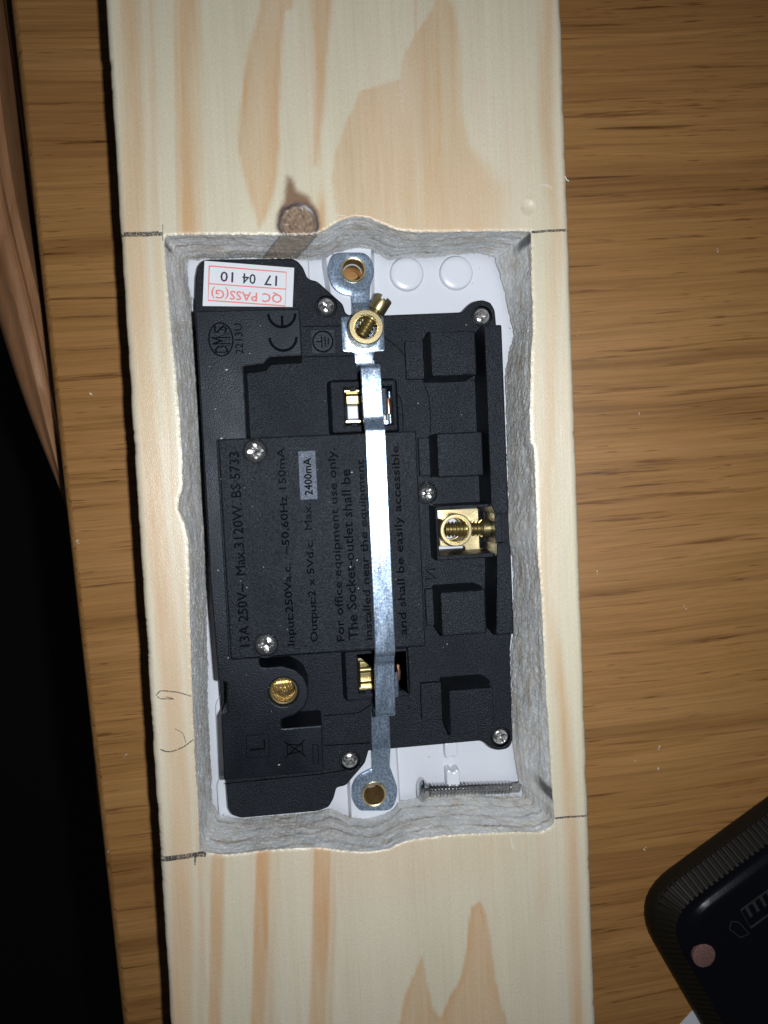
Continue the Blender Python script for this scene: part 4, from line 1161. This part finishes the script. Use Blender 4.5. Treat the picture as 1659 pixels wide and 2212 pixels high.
q = P['sticker']
sticker = MB().slab([q[:4]], -16.98, -16.84, 0.03).build('sticker', PAPER, sk)
mb = MB()
fr = q[4:8]
mb.add(*stroke([fr[0], fr[1], fr[2], fr[3], fr[0]], 0.28, -16.86, -16.82))
mb.add(*stroke([q[8], q[9]], 0.24, -16.86, -16.82))
mb.build('printed_frame', RED, sk, sticker)
ux = Vector((q[0][0] - q[1][0], q[0][1] - q[1][1])).normalized(); uy = Vector((-ux.y, ux.x))
for txt, u0, v0, L, H_, mt in (('17', 19.4 - 4.0, 3.1, 2.5, 2.1, INK), ('04', 8.6, 3.05, 2.6, 2.1, INK), ('10', 13.0, 3.1, 2.6, 2.1, INK)):
    pass
def sticker_text(txt, xr_, yb, L, H_, mt):
    # xr_, yb: where the text starts (its lower-left corner as read upside down)
    v, f = text_mesh(txt, L, H_, (xr_, yb), (ux.x, ux.y), (uy.x, uy.y), -16.84, 0.03, 0.04)
    finish('printed_text', v, f, mt, sk, sticker)
sticker_text('17', -15.4, 52.0, 2.7, 2.15, INK)
sticker_text('04', -20.0, 52.45, 2.8, 2.15, INK)
sticker_text('10', -24.8, 52.95, 2.7, 2.15, INK)
sticker_text('QC PASS(G)', -14.5, 48.55, 15.2, 2.5, RED)

# ------------------------------------------------------------------ loose machine screw lying in the opening
ms = Thing('machine_screw', 'long silver machine screw lying loose on the white plate', 'screw', (22, -67.8, -24))
a = Vector((10.9, -66.85, -20.6)); bq = Vector((35.7, -68.9, -22.0))
ax = (bq - a).normalized(); Ls = (bq - a).length
head = MB().lathe([(0, 0), (1.6, 0.0), (2.4, 0.3), (2.9, 0.8), (2.9, 1.1), (1.7, 2.3), (1.45, 2.6)], tuple(a), tuple(ax), 28)
head.build('head', STEEL, ms)
MB().lathe([(1.3, 2.5)] + thread(1.58, 1.10, 2.6, Ls - 2.2, 0.84) + [(1.35, Ls - 2.1)], tuple(a), tuple(ax), 24).build('shank', STEEL, ms)
MB().lathe([(1.35, Ls - 2.2), (1.3, Ls - 0.25), (1.05, Ls), (0, Ls)], tuple(a), tuple(ax), 24).build('tip', STEEL, ms)

# ------------------------------------------------------------------ black device on the table
dv = Thing('electronic_device', 'black plastic device with ribbed sides and a pinkish screw on the table', 'device', (95, -125, ZT))
d1 = Vector((0.857, 0.515)); d2 = Vector((0.46, -0.888))        # along its two edges from the near corner
cn = Vector((65.6, -104.5))
def devl(off, r):
    c = [cn, cn + d2 * 150, cn + d2 * 150 + d1 * 75, cn + d1 * 75]
    l = orient([tuple(p) for p in c], True)
    return rnd(inset(l, off), r, 9)
RIB, rnt, rb_ = simple('black_rubber', (0.010, 0.008, 0.005), 0.5, 0.0, 0.16)
GLOSS, gnt2, gb2 = simple('gloss_black', (0.003, 0.003, 0.005), 0.13, 0.0, 0.8)
bump(gnt2, gb2, noise(gnt2, coords(gnt2, (0.8, 0.8, 0.8)), 1.0, 3, 0.6), 0.12, 0.1)
def ringmesh(levels):
    mb = MB(); rings = [[(p[0], p[1], z) for p in l] for l, z in levels]
    n = len(rings[0]); v = [p for r in rings for p in r]; f = []
    for k in range(len(rings) - 1):
        for i in range(n):
            j = (i + 1) % n
            f.append((k * n + i, k * n + j, (k + 1) * n + j, (k + 1) * n + i))
    f.append(tuple(range((len(rings) - 1) * n, len(rings) * n)))
    return mb.add(v, f)
ringmesh([(devl(1.2, 13), ZT + 0.02), (devl(0.35, 13), ZT + 0.9), (devl(0, 13), ZT + 2.2), (devl(0, 13), -28.0), (devl(0.25, 13), -27.0), (devl(0.7, 12.8), -26.3), (devl(1.4, 12.5), -25.6), (devl(4.0, 11), -22.6), (devl(4.3, 11), -22.7), (devl(4.6, 11), -23.4)]).build('casing', RIB, dv)
ringmesh([(devl(4.2, 11), -22.5), (devl(5.0, 11), -22.75), (devl(5.8, 10.5), -22.6), (devl(6.6, 10), -22.1), (devl(7.3, 9.6), -21.5), (devl(8.0, 9.3), -21.1), (devl(8.8, 9), -20.87), (devl(10, 8.6), -20.78)]).build('base_panel', GLOSS, dv)
# grip ribs round the edge
rl = lin(devl(2.6, 11.7) + [devl(2.6, 11.7)[0]], 260)
for i in range(259):
    p = rl[i]
    if not (60 < p[0] < 125 and -150 < p[1] < -60): continue
    t = rl[i + 1] - rl[i]; t /= np.linalg.norm(t); n2 = np.array([-t[1], t[0]])
    o_ = p - n2 * 2.25; i_ = p + n2 * 1.55
    w = t * 0.58
    v = [(o_[0] - w[0], o_[1] - w[1], -26.6), (o_[0] + w[0], o_[1] + w[1], -26.6), (i_[0] + w[0], i_[1] + w[1], -22.35), (i_[0] - w[0], i_[1] - w[1], -22.35),
         (o_[0] - w[0] * .6, o_[1] - w[1] * .6, -25.75), (o_[0] + w[0] * .6, o_[1] + w[1] * .6, -25.75), (i_[0] + w[0] * .6, i_[1] + w[1] * .6, -22.05), (i_[0] - w[0] * .6, i_[1] - w[1] * .6, -22.05)]
    finish('grip_rib', v, [(4, 5, 6, 7), (0, 1, 5, 4), (1, 2, 6, 5), (2, 3, 7, 6), (3, 0, 4, 7)], RIB, dv)
PINK = mat_metal('worn_copper', (0.30, 0.16, 0.14), 0.5, 0.35, 1.5, 0.5, 0.6)
MB().lathe([(2.95, -0.9), (2.95, 0.0), (2.7, 0.1), (0, 0.12)], (80.6, -115.3, -20.8), n=32).build('screw', PINK, dv)
mb = MB()
ic = Vector((90.6, -108.6))
def loc(u, w): 
    q = ic + d1 * u - d2 * w
    return (q.x, q.y)
mb.add(*stroke([loc(-1.8, 2.6), loc(-3.2, 1.2), loc(-1.8, -2.4), loc(0.6, -3.0), loc(-0.3, 1.2), loc(-1.8, 2.6)], 0.2, -20.8, -20.6))
MARK = simple('grey_mark', (0.030, 0.032, 0.030), 0.35)[0]
mb.build('arrow_mark', MARK, dv)
mb = MB()
mb.add(*stroke([loc(14, 3.4), loc(1.6, 3.4), loc(1.6, -2.0), loc(14, -2.0)], 0.3, -20.8, -20.6))
for k in range(5): mb.add(*stroke([loc(3.2 + k * 2.2, 3.2), loc(3.2 + k * 2.2, 0.4)], 0.8, -20.8, -20.62))
mb.build('comb_mark', MARK, dv)

# ------------------------------------------------------------------ paper corner and specks
pp = MB().slab([[(82.3, -138.0), (95, -128), (110, -150), (90, -165), (78, -142)]], ZT + 0.03, ZT + 0.22, 0.0).build('paper_sheet', PAPER, None, smooth=False)
pp['label'] = 'corner of a white sheet peeking out under the black device'; pp['category'] = 'paper'
sp = MB()
for (x, y) in P['specks'] + [(60.5, -20), (84, -30), (58, 40), (95, 60), (73, 20), (-60, 30), (-63, -80)]:
    for k in range(2):
        L = rng.uniform(0.15, 0.5); a = rng.uniform(0, 6.28); w = rng.uniform(0.08, 0.2)
        x2 = x + rng.normal(0, 0.25); y2 = y + rng.normal(0, 0.4)
        c_, s_ = math.cos(a), math.sin(a)
        sp.add([(x2 - L * c_, y2 - L * s_, ZT + 0.02), (x2 + w * s_, y2 - w * c_, ZT + 0.05), (x2 + L * c_, y2 + L * s_, ZT + 0.1), (x2 - w * s_, y2 + w * c_, ZT + 0.2)], [(0, 1, 2), (0, 2, 3), (0, 3, 1), (1, 3, 2)])
so = sp.build('wood_shavings', SPLINT, None, smooth=False)
so['kind'] = 'stuff'; so['label'] = 'tiny pale wood shavings scattered on the oak table'; so['category'] = 'shavings'

du = MB()
for k in range(150):
    if k < 95: x = rng.uniform(-31, 31); y = rng.uniform(-58, 52); z = None
    else: x = rng.uniform(6, 33); y = rng.choice([rng.uniform(46, 56), rng.uniform(-66, -58)]); z = ZF + 0.05
    if z is None:
        if mx0 < x < mx1 and my0 < y < my1: z = -4.48
        elif 12.5 < x < 26.5 or -9 < x < -5: z = ZB + 0.02
        elif sdf(P['cover'], np.array([x]), np.array([y]))[0] < -1: z = -5.98
        else: continue
    r = 0.05 + 0.13 * rng.random() ** 3
    a = rng.uniform(0, 6.28); e = rng.uniform(1, 2.2)
    c_, s_ = math.cos(a) * r * e, math.sin(a) * r * e
    du.add([(x - c_, y - s_, z), (x + s_ / e, y - c_ / e, z), (x + c_, y + s_, z), (x - s_ / e, y + c_ / e, z), (x, y, z + r)], [(0, 1, 4), (1, 2, 4), (2, 3, 4), (3, 0, 4)])
dz = du.build('sawdust', SPLINT, None, smooth=False)
dz['kind'] = 'stuff'; dz['label'] = 'fine pale sawdust specks on the black socket casing'; dz['category'] = 'sawdust'
